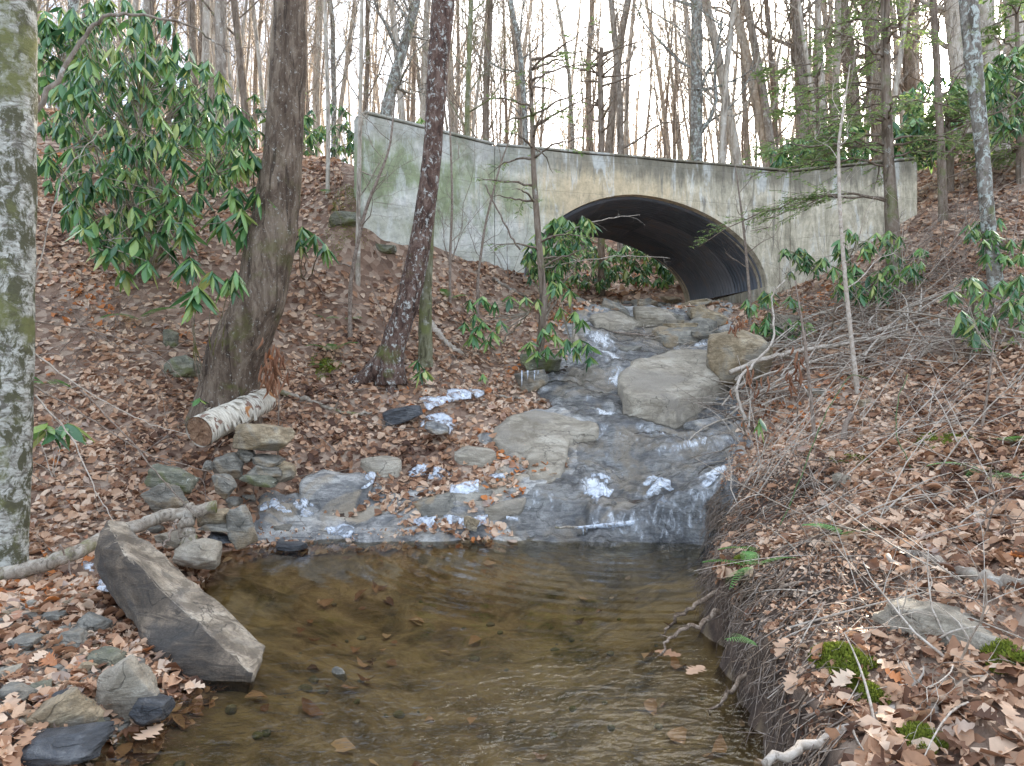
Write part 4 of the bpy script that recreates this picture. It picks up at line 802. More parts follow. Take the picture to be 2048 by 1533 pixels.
b_ = [P(214, 1036, 4.66), P(250, 1044, 4.72), P(534, 1290, 3.95), P(508, 1350, 3.6), P(252, 1112, 4.16), P(188, 1088, 4.4), P(374, 1358, 3.66), P(309, 1318, 3.74), P(184, 1122, 4.5)]
b_ += [b_[0] + Vector((.12, .05, -.5)), b_[2] + Vector((-.1, .06, -.3)), b_[3] + Vector((-.05, .05, -.15)), b_[7] + Vector((.1, .12, -.2)), b_[8] + Vector((.15, .1, -.35))]
M['block_side'] = rockmat('block_stained_shaded_side', (.045, .035, .027), (.12, .09, .062), (.24, .18, .125), (.06, .055, .05), 0, 2.4)  # brown stain, with the shade of the block's near side put into the colour
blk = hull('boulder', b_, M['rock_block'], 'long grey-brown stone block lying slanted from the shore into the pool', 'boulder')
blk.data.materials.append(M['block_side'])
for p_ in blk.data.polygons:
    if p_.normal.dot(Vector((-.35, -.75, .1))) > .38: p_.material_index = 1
def slab(name, label, pxs, rise, mat, thick=.1, d=.035, seed=1, cat='rock slab', tilt=0.):
    w_ = GW(pxs); pa = np.array(w_); cen = pa.mean(0)
    # densify and roughen the outline
    ring = []
    for i in range(len(w_)):
        a = pa[i]; c = pa[(i + 1) % len(w_)]; m_ = max(1, int(np.linalg.norm(c - a) / .05))
        for j in range(m_): ring.append(a + (c - a) * j / m_)
    ring = np.array(ring)
    for _ in range(2): ring = (np.roll(ring, 1, 0) + 2 * ring + np.roll(ring, -1, 0)) / 4
    ring = ring + (.06 if mat == 'ice' else .03) * np.stack([fbm(xyz(ring[:, 0], ring[:, 1]), 6, seed, 3), fbm(xyz(ring[:, 0], ring[:, 1]), 6, seed + 7, 3)], 1)
    X, Y = np.meshgrid(np.arange(pa[:, 0].min(), pa[:, 0].max(), d), np.arange(pa[:, 1].min(), pa[:, 1].max(), d)); x, y = X.ravel(), Y.ravel(); rl = [tuple(r_) for r_ in ring]
    dd = pdist(x, y, rl); k_ = dd > .018; x, y, dd = x[k_], y[k_], dd[k_]; n_ = len(ring)
    vs = [Vector(tuple(r_)) for r_ in ring] + [Vector((a, b2)) for a, b2 in zip(x, y)]
    tr = delaunay_2d_cdt(vs, [], [list(range(n_))], 1, 1e-6); V2 = np.array([tuple(v) for v in tr[0]]); F = [f for f in tr[2] if len(f) == 3]
    if mat == 'ice':
        cc_ = np.array([V2[list(f)].mean(0) for f in F]); keep = (fbm(xyz(cc_[:, 0], cc_[:, 1]), 7, seed + 70, 4) + np.minimum(pdist(cc_[:, 0], cc_[:, 1], rl) * 5, .45)) > .12; F = [f for f, k2 in zip(F, keep) if k2]
    dd = np.maximum(pdist(V2[:, 0], V2[:, 1], rl), 0); zb = H(V2[:, 0], V2[:, 1]); zs = tps(V2[:, 0], V2[:, 1])
    layer = np.floor(fbm(xyz(V2[:, 0], V2[:, 1]), 1.3, seed + 3, 3) * 2.2) * .012
    zt = zs + rise + (.06 if mat != 'ice' else .03) + .055 * sst(0, .12, dd) - .03 + layer * sst(.05, .1, dd) + .012 * fbm(xyz(V2[:, 0], V2[:, 1]), 5, seed, 4) + .02 * fbm(xyz(V2[:, 0], V2[:, 1]), 1.5, seed + 1, 2) + tilt * (V2[:, 0] - cen[0])
    V = np.column_stack([V2, zt]).tolist(); m_ = len(V); edge = {}
    for f in F:
        for a, b2 in ((f[0], f[1]), (f[1], f[2]), (f[2], f[0])): edge[(a, b2)] = 1
    V += [(v[0], v[1], v[2] - thick) for v in V[:m_]]; FF = [tuple(f) for f in F]; FF += [(a, a + m_, b2 + m_, b2) for a, b2 in edge if (b2, a) not in edge]
    me = bpy.data.meshes.new(name); me.from_pydata(V, [], FF); me.materials.append(M[mat]); me.polygons.foreach_set('use_smooth', np.ones(len(me.polygons), bool)); me.update()
    o_ = link(name, me); tag(o_, label, cat); return w_
slabs = []
slabs.append(slab('rock_slab', 'big pale dry slab with a curved tail beside the cascade', [(985, 872), (1030, 845), (1075, 835), (1130, 842), (1200, 872), (1195, 885), (1140, 900), (1132, 925), (1138, 950), (1120, 975), (1075, 992), (1040, 995), (1030, 985), (1060, 958), (1052, 930), (1010, 912), (990, 890)], .10, 'rock_slab', .14, seed=3))
slabs.append(slab('rock_slab', 'large rounded pale boulder slab right of the upper cascade', [(1245, 835), (1235, 800), (1275, 765), (1340, 742), (1400, 738), (1450, 752), (1458, 785), (1430, 815), (1390, 845), (1330, 862), (1280, 852)], .30, 'rock_slab', .4, seed=8, tilt=.0))
slabs.append(slab('rock_slab', 'small flat grey slab half buried in leaves left of the pool', [(715, 935), (760, 925), (800, 932), (810, 945), (790, 958), (740, 955)], .08, 'rock_slab', .12, seed=9))
slabs.append(slab('rock_slab', 'flat grey slab among leaves beside the tail of the pale slab', [(905, 915), (940, 905), (985, 912), (1000, 925), (960, 935), (915, 932)], .08, 'rock_slab', .12, seed=10))
slabs.append(slab('rock_slab', 'narrow grey slab slanting down to the pool edge', [(960, 1048), (1010, 1022), (1060, 1012), (1050, 1035), (990, 1055)], .09, 'rock_slab', .12, seed=11))
slabs.append(slab('rock_slab', 'dark layered slab at the water edge with ice beside it', [(820, 1030), (900, 1008), (965, 985), (990, 995), (940, 1030), (860, 1050)], .10, 'rock', .15, seed=12))
slabs.append(slab('rock_slab', 'blue-grey layered rock at the pool edge left of the slabs', [(590, 1010), (650, 975), (720, 975), (745, 990), (720, 1025), (640, 1035)], .13, 'rock_bed', .2, seed=13))
slabs.append(slab('rock_slab', 'flat slab just below the arch opening', [(1180, 650), (1230, 640), (1290, 655), (1260, 668), (1200, 668)], .12, 'rock_slab', .15, seed=14))
slabs.append(slab('rock_slab', 'brown wet slab across the stream above the cascade', [(1300, 680), (1400, 660), (1440, 668), (1400, 690), (1330, 700)], .12, 'rock', .15, seed=15))
RK = [('tan angular stone on top of the little stone pile', 522, 880, 124, 56, 'rock_tan', 21, 6.75, (0, .1, .2), .6), ('rounded grey stone at the left of the stone pile', 455, 935, 52, 50, 'rock', 22, 6.7, (0, 0, 0), .8), ('brown stone under the near end of the birch log', 488, 912, 38, 34, 'rock', 23, 6.8, (0, .5, 0), .8),
      ('flat grey stone right under the tan top stone', 530, 922, 70, 20, 'rock', 24, 6.75, (0, .1, 0), .8), ('violet-grey flat stone in the middle of the pile', 530, 942, 66, 26, 'rock', 25, 6.7, (0, .1, .3), .7), ('tan-green stone at the right of the pile', 562, 945, 56, 44, 'rock_tan', 26, 6.8, (0, -.4, 0), .8),
      ('low pointed stone at the bottom of the pile', 515, 960, 66, 22, 'rock_moss', 27, 6.6, (0, .1, 0), .7), ('small pale round stone left of the pile', 414, 932, 18, 20, 'rock', 28, 6.6, (0, 0, 0), 1), ('dark pointed rock below the stone pile', 446, 970, 48, 40, 'rock', 29, 6.3, (0, .7, 0), .7),
      ('mossy slab stone with an orange lichen patch near the crooked branch', 340, 960, 100, 50, 'rock_moss', 30, 6.1, (0, .25, .1), .7), ('grey stone at the fork of the thick crooked branch', 330, 1000, 70, 60, 'rock', 31, 5.9, (0, -.5, 0), .6),
      ('tilted brown rock standing right of the crooked branch', 482, 1058, 56, 84, 'rock', 32, 5.75, (0, -.45, .1), .6), ('squared tan stone under the end of the crooked branch', 428, 1036, 60, 32, 'rock_tan', 33, 5.8, (0, 0, 0), .8), ('thin flat stone beneath the squared tan stone', 430, 1056, 70, 14, 'rock', 34, 5.75, (0, .05, 0), .8), ('wedge-shaped grey slab at the pool edge behind the block', 390, 1112, 96, 56, 'rock_slab', 35, 5.35, (0, .2, .2), .8),
      ('dark flat stone at the far corner of the pool', 580, 1095, 70, 14, 'rock_dark', 36, 6.3, (0, 0, 0), .6), ('blue-black stone at the corner of the pool', 440, 1078, 60, 16, 'rock_dark', 37, 5.75, (0, .2, 0), .7),
      ('tan smooth stone at the bottom left corner', 96, 1450, 160, 88, 'rock_tan', 38, 2.95, (0, -.55, .2), .6), ('big rounded green-grey stone near the bottom left shore', 240, 1392, 130, 112, 'rock_slab', 39, 3.2, (0, -.6, .2), .6), ('wet black stone at the waterline near the bottom left', 300, 1425, 84, 52, 'rock_dark', 40, 3.15, (0, -.1, 0), .7),
      ('blue-grey flat stone at the bottom edge of the shore', 120, 1500, 180, 46, 'rock_dark', 41, 2.8, (0, -.05, 0), .6), ('greenish pebble-like stone wedged between two bottom left stones', 165, 1440, 50, 70, 'rock_moss', 42, 3.0, (0, -.5, 0), .7),
      ('grey cobble in the leafy gravel, farthest left', 44, 1292, 60, 38, 'rock', 43, None, (0, 0, 0), .9), ('round dark cobble in the leafy gravel', 142, 1283, 56, 38, 'rock', 44, None, (0, 0, 0), .9), ('flat cobble beneath the fallen leaves by the block', 205, 1325, 70, 30, 'rock_moss', 45, None, (0, .1, 0), .9), ('cobble touching the foot of the block', 180, 1255, 60, 46, 'rock', 46, None, (0, .3, 0), .9), ('small cobble above the rounded green-grey stone', 170, 1338, 40, 26, 'rock_tan', 47, None, (0, 0, 0), .9),
      ('pale pebble beside the bottom left cobbles', 60, 1235, 30, 20, 'rock', 48, None, (0, 0, 0), .9), ('small stone half under leaves near the shore gravel', 115, 1340, 30, 18, 'rock', 49, None, (0, 0, 0), .9),
      ('big mossy tan boulder on the right bank below the brush', 1480, 715, 130, 110, 'rock_tan', 50, 9.3, (.1, -.3, 0), .8), ('pale boulder above the big tan boulder', 1565, 660, 70, 60, 'rock_slab', 51, 10.2, (0, .2, 0), .8), ('broad green-grey boulder in front of the arch', 1310, 636, 94, 44, 'rock_slab', 52, 11.7, (0, .05, 0), .8),
      ('tan knobbly boulder below the right footing', 1420, 637, 74, 36, 'rock_tan', 53, 11.8, (0, .2, 0), .8), ('standing brown rock at the left of the knobbly boulder', 1400, 625, 30, 36, 'rock_tan', 54, 12.0, (0, .2, 0), .8), ('dark slanting slab rock under the arch, left one', 1232, 622, 74, 34, 'rock', 55, 12.2, (0, .5, 0), .7), ('dark flat slanting rock farther left under the arch', 1165, 612, 70, 26, 'rock', 56, 12.4, (0, .35, 0), .7),
      ('flat tan rock touching the right footing', 1388, 612, 64, 18, 'rock_tan', 57, 12.9, (0, -.15, 0), .8), ('tan rock in the middle of the stream below the boulder', 1360, 658, 60, 26, 'rock_tan', 58, 11.3, (0, 0, 0), .8), ('thin dark plate of rock over the stream', 1420, 672, 74, 16, 'rock', 59, 11.0, (0, .12, 0), .7), ('brown rock right of the green-grey boulder', 1352, 640, 40, 26, 'rock', 60, 11.6, (0, 0, 0), .8),
      ('dark mossy rock overhanging the hollow by the stream', 1080, 722, 90, 36, 'rock_moss', 61, 9.9, (0, .1, 0), .7), ('wet brown rock with an icicle beside the stream', 1068, 762, 66, 50, 'rock', 62, 9.4, (0, -.2, 0), .7), ('dark rock with ice under the leaf ledge', 810, 828, 80, 34, 'rock_dark', 63, 8.3, (0, -.2, 0), .6),
      ('ice-rimmed grey rock in the leaf litter', 872, 858, 50, 26, 'rock_bed', 64, 8.0, (0, 0, 0), .8), ('rounded tan stone at the ice edge of the pool', 940, 1047, 30, 26, 'rock_tan', 65, 6.75, (0, .3, 0), .7), ('pale rounded rock sunk in the bare soil of the right bank', 1690, 965, 40, 34, 'rock_slab', 66, None, (0, .4, 0), .8),
      ('large half-buried mossy rock near the bottom right', 1970, 1300, 240, 110, 'rock_slab', 83, 2.9, (.2, .2, .3), 1.2), ('reddish flat stone in the leaves by the thin sapling', 1735, 808, 34, 20, 'rock_tan', 68, None, (0, 0, 0), .8), ('pale stone in the brush pile', 1635, 785, 40, 20, 'rock', 69, None, (0, 0, 0), .8),
      ('mossy outcrop behind the cherry tree foot', 365, 735, 70, 50, 'rock_moss', 70, 8.2, (0, 0, 0), .7), ('small mossy stone standing in the leafy slope', 338, 680, 30, 40, 'rock_moss', 71, None, (0, 0, 0), .7), ('thin white-tipped shard poking out of the pool', 678, 1348, 34, 20, 'rock', 72, 3.72, (0, .7, 0), .4), ('tiny grey stone by the pool corner ice', 498, 998, 26, 18, 'rock', 73, None, (0, 0, 0), .8),
      ('mossy rock on the leafy slope behind the slanting tree', 690, 440, 60, 34, 'rock_moss', 74, None, (0, 0, 0), .7), ('rock with a green cap below the wing wall', 770, 500, 40, 22, 'rock_moss', 75, None, (0, 0, 0), .8), ('dark wet rock at the foot of the rounded boulder slab', 1415, 858, 80, 40, 'rock_bed', 76, 8.5, (0, -.2, 0), .7)]
for lab, px, py, w_, h_, mt, sd, Y, rot, dep in RK: rock(lab, px, py, w_, h_, mt, sd, rot, Y=Y, dep=dep)
# gravel: a thing of number beyond counting
def scatter_rocks(name, poly, n, s0, s1, seed, mat):
    rg = np.random.default_rng(seed); D, F = ico(2 if s1 > .02 else 1); pa = np.array(poly); V = []; FF = []; nv = 0
    while n:
        x, y = rg.uniform(pa[:, 0].min(), pa[:, 0].max()), rg.uniform(pa[:, 1].min(), pa[:, 1].max())
        if not inpoly(np.array([x]), np.array([y]), poly)[0]: continue
        s_ = rg.uniform(s0, s1) * rg.uniform(.5, 1); A = rotz(rg.uniform(0, 6)) @ np.diag([1, rg.uniform(.6, 1), rg.uniform(.35, .7)]) * s_; q = D * (1 + .2 * vno(D + nv, 1.5, seed))[:, None]
        V.append(q @ A.T + [x, y, h1(x, y) + s_ * .15]); FF.append(F + nv); nv += len(D); n -= 1
    o_ = link(name, npmesh(name, np.vstack(V), np.vstack(FF), mat)); tag(o_, kind='stuff'); return o_
gv = scatter_rocks('gravel', GW([(0, 1533), (0, 1220), (150, 1190), (260, 1300), (330, 1390), (230, 1533)]), 900, .012, .045, 5, M['rock']); tag(gv, 'loose gravel and pebbles along the left shore of the pool', 'gravel')
for i, (px, py, w_, h_, mt, lab) in enumerate([(20, 1400, 70, 40, 'rock', 'grey stone at the left edge above the tan bottom stone'), (70, 1385, 46, 26, 'rock_moss', 'small greenish stone above the tan bottom stone'), (110, 1240, 44, 28, 'rock', 'angular pebble left of the round dark cobble'), (262, 1330, 50, 26, 'rock', 'flat stone between the block and the green-grey stone'), (20, 1350, 44, 26, 'rock_slab', 'pale flat stone at the left edge among leaves'), (120, 1395, 40, 24, 'rock_dark', 'small dark stone beside the tan bottom stone'), (350, 1085, 60, 34, 'rock_slab', 'pale stone under the branch fork at the water'), (300, 1060, 40, 24, 'rock', 'stone tucked between block top and branch'), (560, 1060, 40, 20, 'rock', 'stone in the leaves at the far left corner of the pool'), (465, 1005, 36, 22, 'rock', 'stone between the branch end and the shore rocks'), (1250, 640, 40, 20, 'rock', 'small stone between the slanting rocks under the arch'), (1290, 610, 50, 18, 'rock', 'low dark stone in the far end of the arch'), (1340, 600, 40, 16, 'rock_tan', 'tan stone in the far end of the arch'), (1455, 672, 50, 26, 'rock', 'brown rock between the plate rock and the large tan boulder'), (1250, 700, 46, 16, 'rock', 'low wet stone in the upper cascade')]):
    rock(lab, px, py, w_, h_, mt, 300 + i, (0, .1 * (i % 3 - 1), i * .7))
gb = scatter_rocks('streambed_stones', GW([(1130, 640), (1450, 640), (1400, 600), (1180, 600)]), 160, .05, .16, 6, M['rock']); tag(gb, 'jumble of small brown stones in the stream under the arch', 'stones')
gd = scatter_rocks('pool_bed_pebbles', [(-1.5, 2.5), (1, 2.5), (1, 5.8), (-1.6, 5.8)], 50, .012, .05, 8, M['rock_moss']); tag(gd, 'scattered pebbles on the brown bed of the pool', 'pebbles')

# ------------------------------------------------------------ birch log
A = P(398, 864, 6.65); B = P(532, 800, 7.5); A.z += .0; ax = (B - A); Ll = ax.length; mid = (A + B) / 2
log = tag(empty('birch_log', mid), 'short birch log with peeling white bark resting on stones below the cherry tree', 'log'); log.rotation_euler = ax.to_track_quat('X', 'Z').to_euler()
mb = MB(); q = np.stack([np.linspace(-Ll / 2, Ll / 2, 20), .01 * np.sin(np.linspace(0, 5, 20)), 0 * np.linspace(0, 1, 20)], 1); mb.tube(q, np.linspace(.155, .125, 20), 32, False, .03, 4); mb.build('bark', M['log'], log)
for sx_1, r_ in ((-1, .15), (1, .12)):
    n_ = 24; rr = [0, .35, .7, 1.0]; V = [(sx_1 * (Ll / 2 - .005), 0, 0)]; F = []
    for k_, rv in enumerate(rr[1:]):
        for j in range(n_): a = 2 * math.pi * j / n_; V.append((sx_1 * (Ll / 2 - .012 * random.random() - .02 * (1 - rv)), r_ * rv * math.cos(a), r_ * rv * math.sin(a)))
    F = [(0, 0, 1 + j, 1 + (j + 1) % n_) for j in range(n_)]
    for k_ in range(2):
        for j in range(n_): a = 1 + k_ * n_ + j; c = 1 + k_ * n_ + (j + 1) % n_; F.append((a, a + n_, c + n_, c))
    me = bpy.data.meshes.new('cut_end'); me.from_pydata(V, [], [tuple(dict.fromkeys(f)) for f in F]); me.materials.append(M['woodend']); link('cut_end', me, log)
mb = MB(); rg = np.random.default_rng(2)
for i in range(26):   # curls of loose bark
    x = rg.uniform(-Ll / 2, Ll / 2); a = rg.uniform(-.6, 3.4); w_ = rg.uniform(.02, .06); r0 = .145; n_ = 5; V = []
    for j in range(n_):
        aa = a + j * .13; rr = r0 + .004 + (j / n_) ** 2 * .035
        V += [(x - w_ / 2, rr * math.cos(aa), rr * math.sin(aa)), (x + w_ / 2, rr * math.cos(aa), rr * math.sin(aa))]
    mb.add(V, [(2 * j, 2 * j + 1, 2 * j + 3, 2 * j + 2) for j in range(n_ - 1)])
o_ = mb.build('bark_curls', M['log'], log); o_['kind'] = 'stuff'

edge0 = [np.array(p_) for p_ in [(1.98, 6.6), (1.78, 5.82), (1.58, 5.15), (1.42, 4.62), (1.38, 4.11), (1.33, 3.7), (1.3, 3.32), (1.2, 2.84), (1.1, 2.3)]]
# ------------------------------------------------------------ fallen branches, sticks, roots
def stick(label, pxs, r0, r1, mat='branch', name='fallen_branch', cat='branch', seed=1, k=8, off=.0, jit=.01, side=0, Ys=None, rough=.12):
    """pxs: (px, py) resting on the ground there, or (px, py, Y)"""
    rg = np.random.default_rng(seed); c = []
    for p_ in pxs:
        if len(p_) == 3: c.append(tuple(P(*p_)))
        else: g_ = G(*p_); c.append((g_.x, g_.y, g_.z + r0 * .6 + off))
    c = np.array(c); t = np.arange(len(c)); n_ = len(c) * 5; tq = np.linspace(0, len(c) - 1, n_); q = np.stack([np.interp(tq, t, c[:, i]) for i in range(3)], 1)
    for _ in range(3): q[1:-1] = (q[:-2] + 2 * q[1:-1] + q[2:]) / 4
    q[1:-1] += rg.normal(0, jit, (n_ - 2, 3)); base = q[0].copy(); q = q - base; e_ = empty(name, base); tag(e_, label, cat)
    mb = MB(); mb.tube(q, np.linspace(r0, r1, n_), k, True, rough, seed); mb.build('stem', M[mat], e_)
    if side:
        sb = MB()
        for i in range(side):
            ix = rg.integers(n_ // 5, n_ - 1); grow(sb, q[ix], nrmv(q[min(ix + 1, n_ - 1)] - q[ix - 1]) + rg.normal(0, .6, 3) * [1, 1, .6], np.linalg.norm(q[-1]) * rg.uniform(.12, .3), max(.003, r1 * .7), 1, rg, .1, 4)
        sb.build('side_twigs', M[mat], e_)
    return e_
stick('thick crooked grey branch lying from the birch trunk across the block to the stones', [(-60, 1160, 4.9), (60, 1138, 4.95), (150, 1110, 5.0), (210, 1075, 5.3), (280, 1048, 5.5), (340, 1030, 5.6), (432, 1014, 5.7)], .052, .05, 'branch', seed=3, k=16, jit=.006, rough=.1)
stick('short root-like fork under the crooked branch', [(385, 1015, 5.68), (370, 1050, 5.6), (375, 1090, 5.6)], .05, .07, 'branch', seed=4, k=10)
stick('dark twig leaning against the crooked branch', [(355, 1040, 5.5), (340, 1070, 5.4), (328, 1095, 5.35)], .012, .008, 'twig', seed=5)
stick('ice-coated dead branch lying across the foot of the cascade', [(1110, 1055, 6.7), (1180, 1055, 6.7), (1260, 1045, 6.75), (1340, 1040, 6.8), (1430, 1032, 6.85)], .010, .022, 'branch', seed=6, jit=.003)
stick('long pale dead branch sloping down over the right bank brush', [(1460, 745, 8.8), (1530, 715, 8.9), (1600, 700, 9), (1700, 690, 9), (1790, 645, 9.2)], .03, .022, 'twigpale', seed=7, side=5)
stick('pale curved branch arching from the brush to the stream bank', [(1500, 860), (1470, 790, 8.4), (1480, 750, 8.6), (1540, 700, 8.8), (1550, 640, 9.0), (1540, 590, 9.2), (1570, 560, 9.2)], .022, .008, 'twigpale', seed=8)
stick('grey lichened limb lying in leaves at the right edge', [(1790, 1105), (1850, 1130), (1920, 1155), (2000, 1175), (2080, 1180)], .028, .035, 'grey', seed=9, k=12)
stick('long whitish forked branch running down the bank to the bottom right', [(1775, 1110, 3.7), (1830, 1165, 3.5), (1860, 1215, 3.3), (1900, 1250, 3.1), (1960, 1290, 2.9), (2050, 1420, 2.5), (2100, 1500, 2.3)], .012, .017, 'twigpale', seed=10, side=5)
stick('thick pale root-like branch along the bottom right corner', [(1530, 1530, 2.4), (1650, 1480, 2.5), (1760, 1430, 2.6), (1850, 1410, 2.7), (1960, 1400, 2.7), (2080, 1380, 2.75)], .016, .03, 'twigpale', seed=11, side=3, k=10)
stick('short upright pale stub at the bottom right', [(1865, 1380, 2.65), (1862, 1450, 2.5), (1862, 1520, 2.4)], .018, .022, 'twigpale', seed=12)
stick('broken brown branch on the leaf ledge above the pool', [(560, 790), (600, 800), (640, 815), (700, 835), (745, 830)], .035, .014, 'branch', seed=13, side=2)
stick('brown branch along the lower leaf ledge beside the stream', [(990, 795), (1030, 800), (1070, 802), (1100, 812)], .02, .012, 'branch', seed=14)
stick('splintered pale log end on the slope right of the slanting tree', [(863, 650), (880, 680), (905, 700), (925, 715)], .05, .03, 'twigpale', seed=15, k=10, rough=.3)
stick('grey fallen limb below the wing wall', [(985, 560), (1020, 580), (1055, 600)], .035, .02, 'grey', seed=16)
stick('dark slender stick standing against the wing wall', [(1040, 500, 11.9), (1020, 470, 11.9), (985, 400, 11.9), (970, 370, 11.9)], .018, .012, 'twig', seed=17)
stick('tangled dead branch across the stream below the arch', [(1150, 655, 11.2), (1230, 665, 11.2), (1300, 672, 11.2), (1420, 680, 11.2)], .014, .01, 'twig', seed=18, side=9)
stick('bare twiggy branch hanging over the left side of the arch', [(1090, 520, 11), (1130, 460, 11.2), (1200, 440, 11.4), (1280, 430, 11.5)], .014, .004, 'twigpale', seed=19, side=4)
stick('pale branch reaching across the arch opening', [(1080, 540, 11), (1150, 522, 11.3), (1240, 512, 11.5), (1340, 517, 11.6)], .012, .004, 'twigpale', seed=20, side=2)
stick('arching bare branch at the top left in front of the thicket', [(20, 300, 5.6), (110, 170, 5.8), (160, 80, 6), (215, 25, 6), (290, 30, 6.2), (380, 50, 6.4), (440, 90, 6.5), (470, 115, 6.5)], .022, .005, 'grey', name='branch', seed=21, side=4)
for i, (lab, pl) in enumerate([('thin cane arching from the birch trunk to the log, uppermost', [(60, 640, 5.3), (150, 655, 5.5), (260, 680, 5.7), (330, 720, 5.8), (380, 770, 6)]), ('thin cane crossing the leaf slope below the birch log', [(60, 700, 5.2), (180, 790, 5.4), (300, 850, 5.6), (380, 870, 5.8)]), ('long bent cane running from the birch trunk to the stones', [(55, 765, 5.2), (170, 830, 5.4), (290, 910, 5.6), (390, 935, 5.8), (460, 960, 6)]),
    ('cane falling from the trunk to the crooked branch', [(70, 790, 5.2), (150, 880, 5.2), (190, 980, 5.1), (230, 1050, 5.1)]), ('straight cane slanting over the mossy slab stone', [(160, 780, 5.3), (270, 890, 5.4), (340, 980, 5.5), (400, 1040, 5.6)]), ('thin twig rising beside the birch trunk', [(70, 560, 5.3), (100, 440, 5.4), (130, 340, 5.5), (210, 250, 5.6)])]):
    stick(lab, pl, .007, .003, 'twigpale' if i % 2 else 'twig', name='cane', cat='cane', seed=40 + i, k=5, jit=.006, side=2)
stick('crooked twig lying in the gravel beside the block', [(120, 1090, 4.9), (150, 1160), (160, 1230), (180, 1300), (195, 1350)], .006, .003, 'twig', name='twig', cat='twig', seed=50)
for i, (lab, pl, mt) in enumerate([('surface root reaching from the cut bank into the pool, upper one', [(1460, 1160, 4.4), (1400, 1210, 4.35), (1350, 1240, 4.3), (1330, 1262, 4.3)], 'root'), ('surface root reaching from the cut bank into the pool, lower one', [(1440, 1225, 4.1), (1390, 1250, 4.05), (1340, 1275, 4.0), (1320, 1310, 3.95)], 'root'), ('thin drooping root at the waterline of the cut bank', [(1530, 1300, 3.5), (1470, 1370, 3.4), (1420, 1430, 3.3)], 'root')]):
    stick(lab, pl, .018, .006, mt, name='root', cat='root', seed=55 + i, side=3)
for i in range(16):
    j = i * .48; a_ = edge0[min(int(j), 7)]; b0_ = edge0[min(int(j) + 1, 8)]; t = j % 1; x, y = a_[0] * (1 - t) + b0_[0] * t + .1, a_[1] * (1 - t) + b0_[1] * t; rg_ = np.random.default_rng(900 + i); z0 = h1(x + .1, y)
    e_ = tag(empty('bank_root', (x, y, z0)), 'brown root hanging down the cut bank into the pool, one of a row', 'root', 'roots hanging from the cut bank'); rt = MB()
    q_ = bez(np.array([.15, 0, .02]), np.array([-.1, rg_.normal(0, .08), -.02]), np.array([-.14 - rg_.uniform(0, .12), rg_.normal(0, .15), -z0 - .02]), 9); q_[1:-1] += rg_.normal(0, .014, (7, 3)); rt.tube(q_, np.linspace(rg_.uniform(.008, .016), .003, 9), 6, False, .15, i); rt.build('stem', M['root'], e_)
    sd = MB()
    for k_ in range(4): grow(sd, q_[rg_.integers(2, 7)], np.array([-.4, rg_.normal(0, .6), -.8]), .14, .004, 1, rg_, -.4, 4)
    sd.build('side_roots', M['root'], e_)['kind'] = 'stuff'
# saplings on the right bank
for i, (lab, pl, w_) in enumerate([('straight pale sapling standing on the leafy right bank', [(1718, 808, 11), (1705, 700, 9), (1690, 560, 8), (1680, 430, 7), (1676, 290, 6), (1690, 200, 4), (1700, 130, 2)], 8.0), ('thin red-brown sapling rising at the middle of the right bank', [(1628, 860, 8), (1622, 800, 7), (1612, 700, 6), (1600, 620, 4), (1590, 560, 2)], 6.9), ('short dark stump-like stick in the bare soil', [(1688, 868, 12), (1692, 845, 10), (1705, 828, 9)], 6.7),
     ('sapling twig at the right bank near the right edge', [(1960, 880, 6), (1975, 790, 5), (1985, 700, 3), (2000, 640, 2)], 6.0), ('slim bare sapling below the right wing wall', [(1500, 600, 6), (1490, 480, 5), (1480, 400, 4), (1470, 330, 2)], 11.5), ('bare sapling in front of the wing wall, left one', [(700, 560, 8), (730, 420, 7), (780, 300, 5), (790, 200, 3)], 9.6), ('bare forked sapling in front of the wing wall, middle one', [(955, 560, 6), (970, 450, 5), (1000, 330, 4), (1030, 250, 2)], 11), ('thin bare sapling beside the leaning dark stick', [(900, 520, 6), (905, 400, 5), (900, 250, 4), (890, 120, 2)], 11)]):
    pxtree('sapling', pl, w_, M['twigpale'] if i == 0 else M['twig'], lab, 'sapling', seed=60 + i, nb=0 if i == 2 else 8, segs=8, first=.3, blen=.28, twigs=i != 2)
for i, (lab, pl, Y) in enumerate([('green briar stem arching over the cut bank, left one', [(1520, 1250), (1540, 1100), (1600, 960), (1650, 830), (1700, 745), (1740, 760)], 4.6), ('green briar stem arching over the leaves, right one', [(1900, 1050), (1830, 950), (1790, 870), (1795, 800), (1815, 750)], 4.8)]):
    stick(lab, [(a, b2, Y + .25 * j) for j, (a, b2) in enumerate(pl)], .005, .003, 'needle', name='briar', cat='briar', seed=80 + i, k=5, jit=.004)

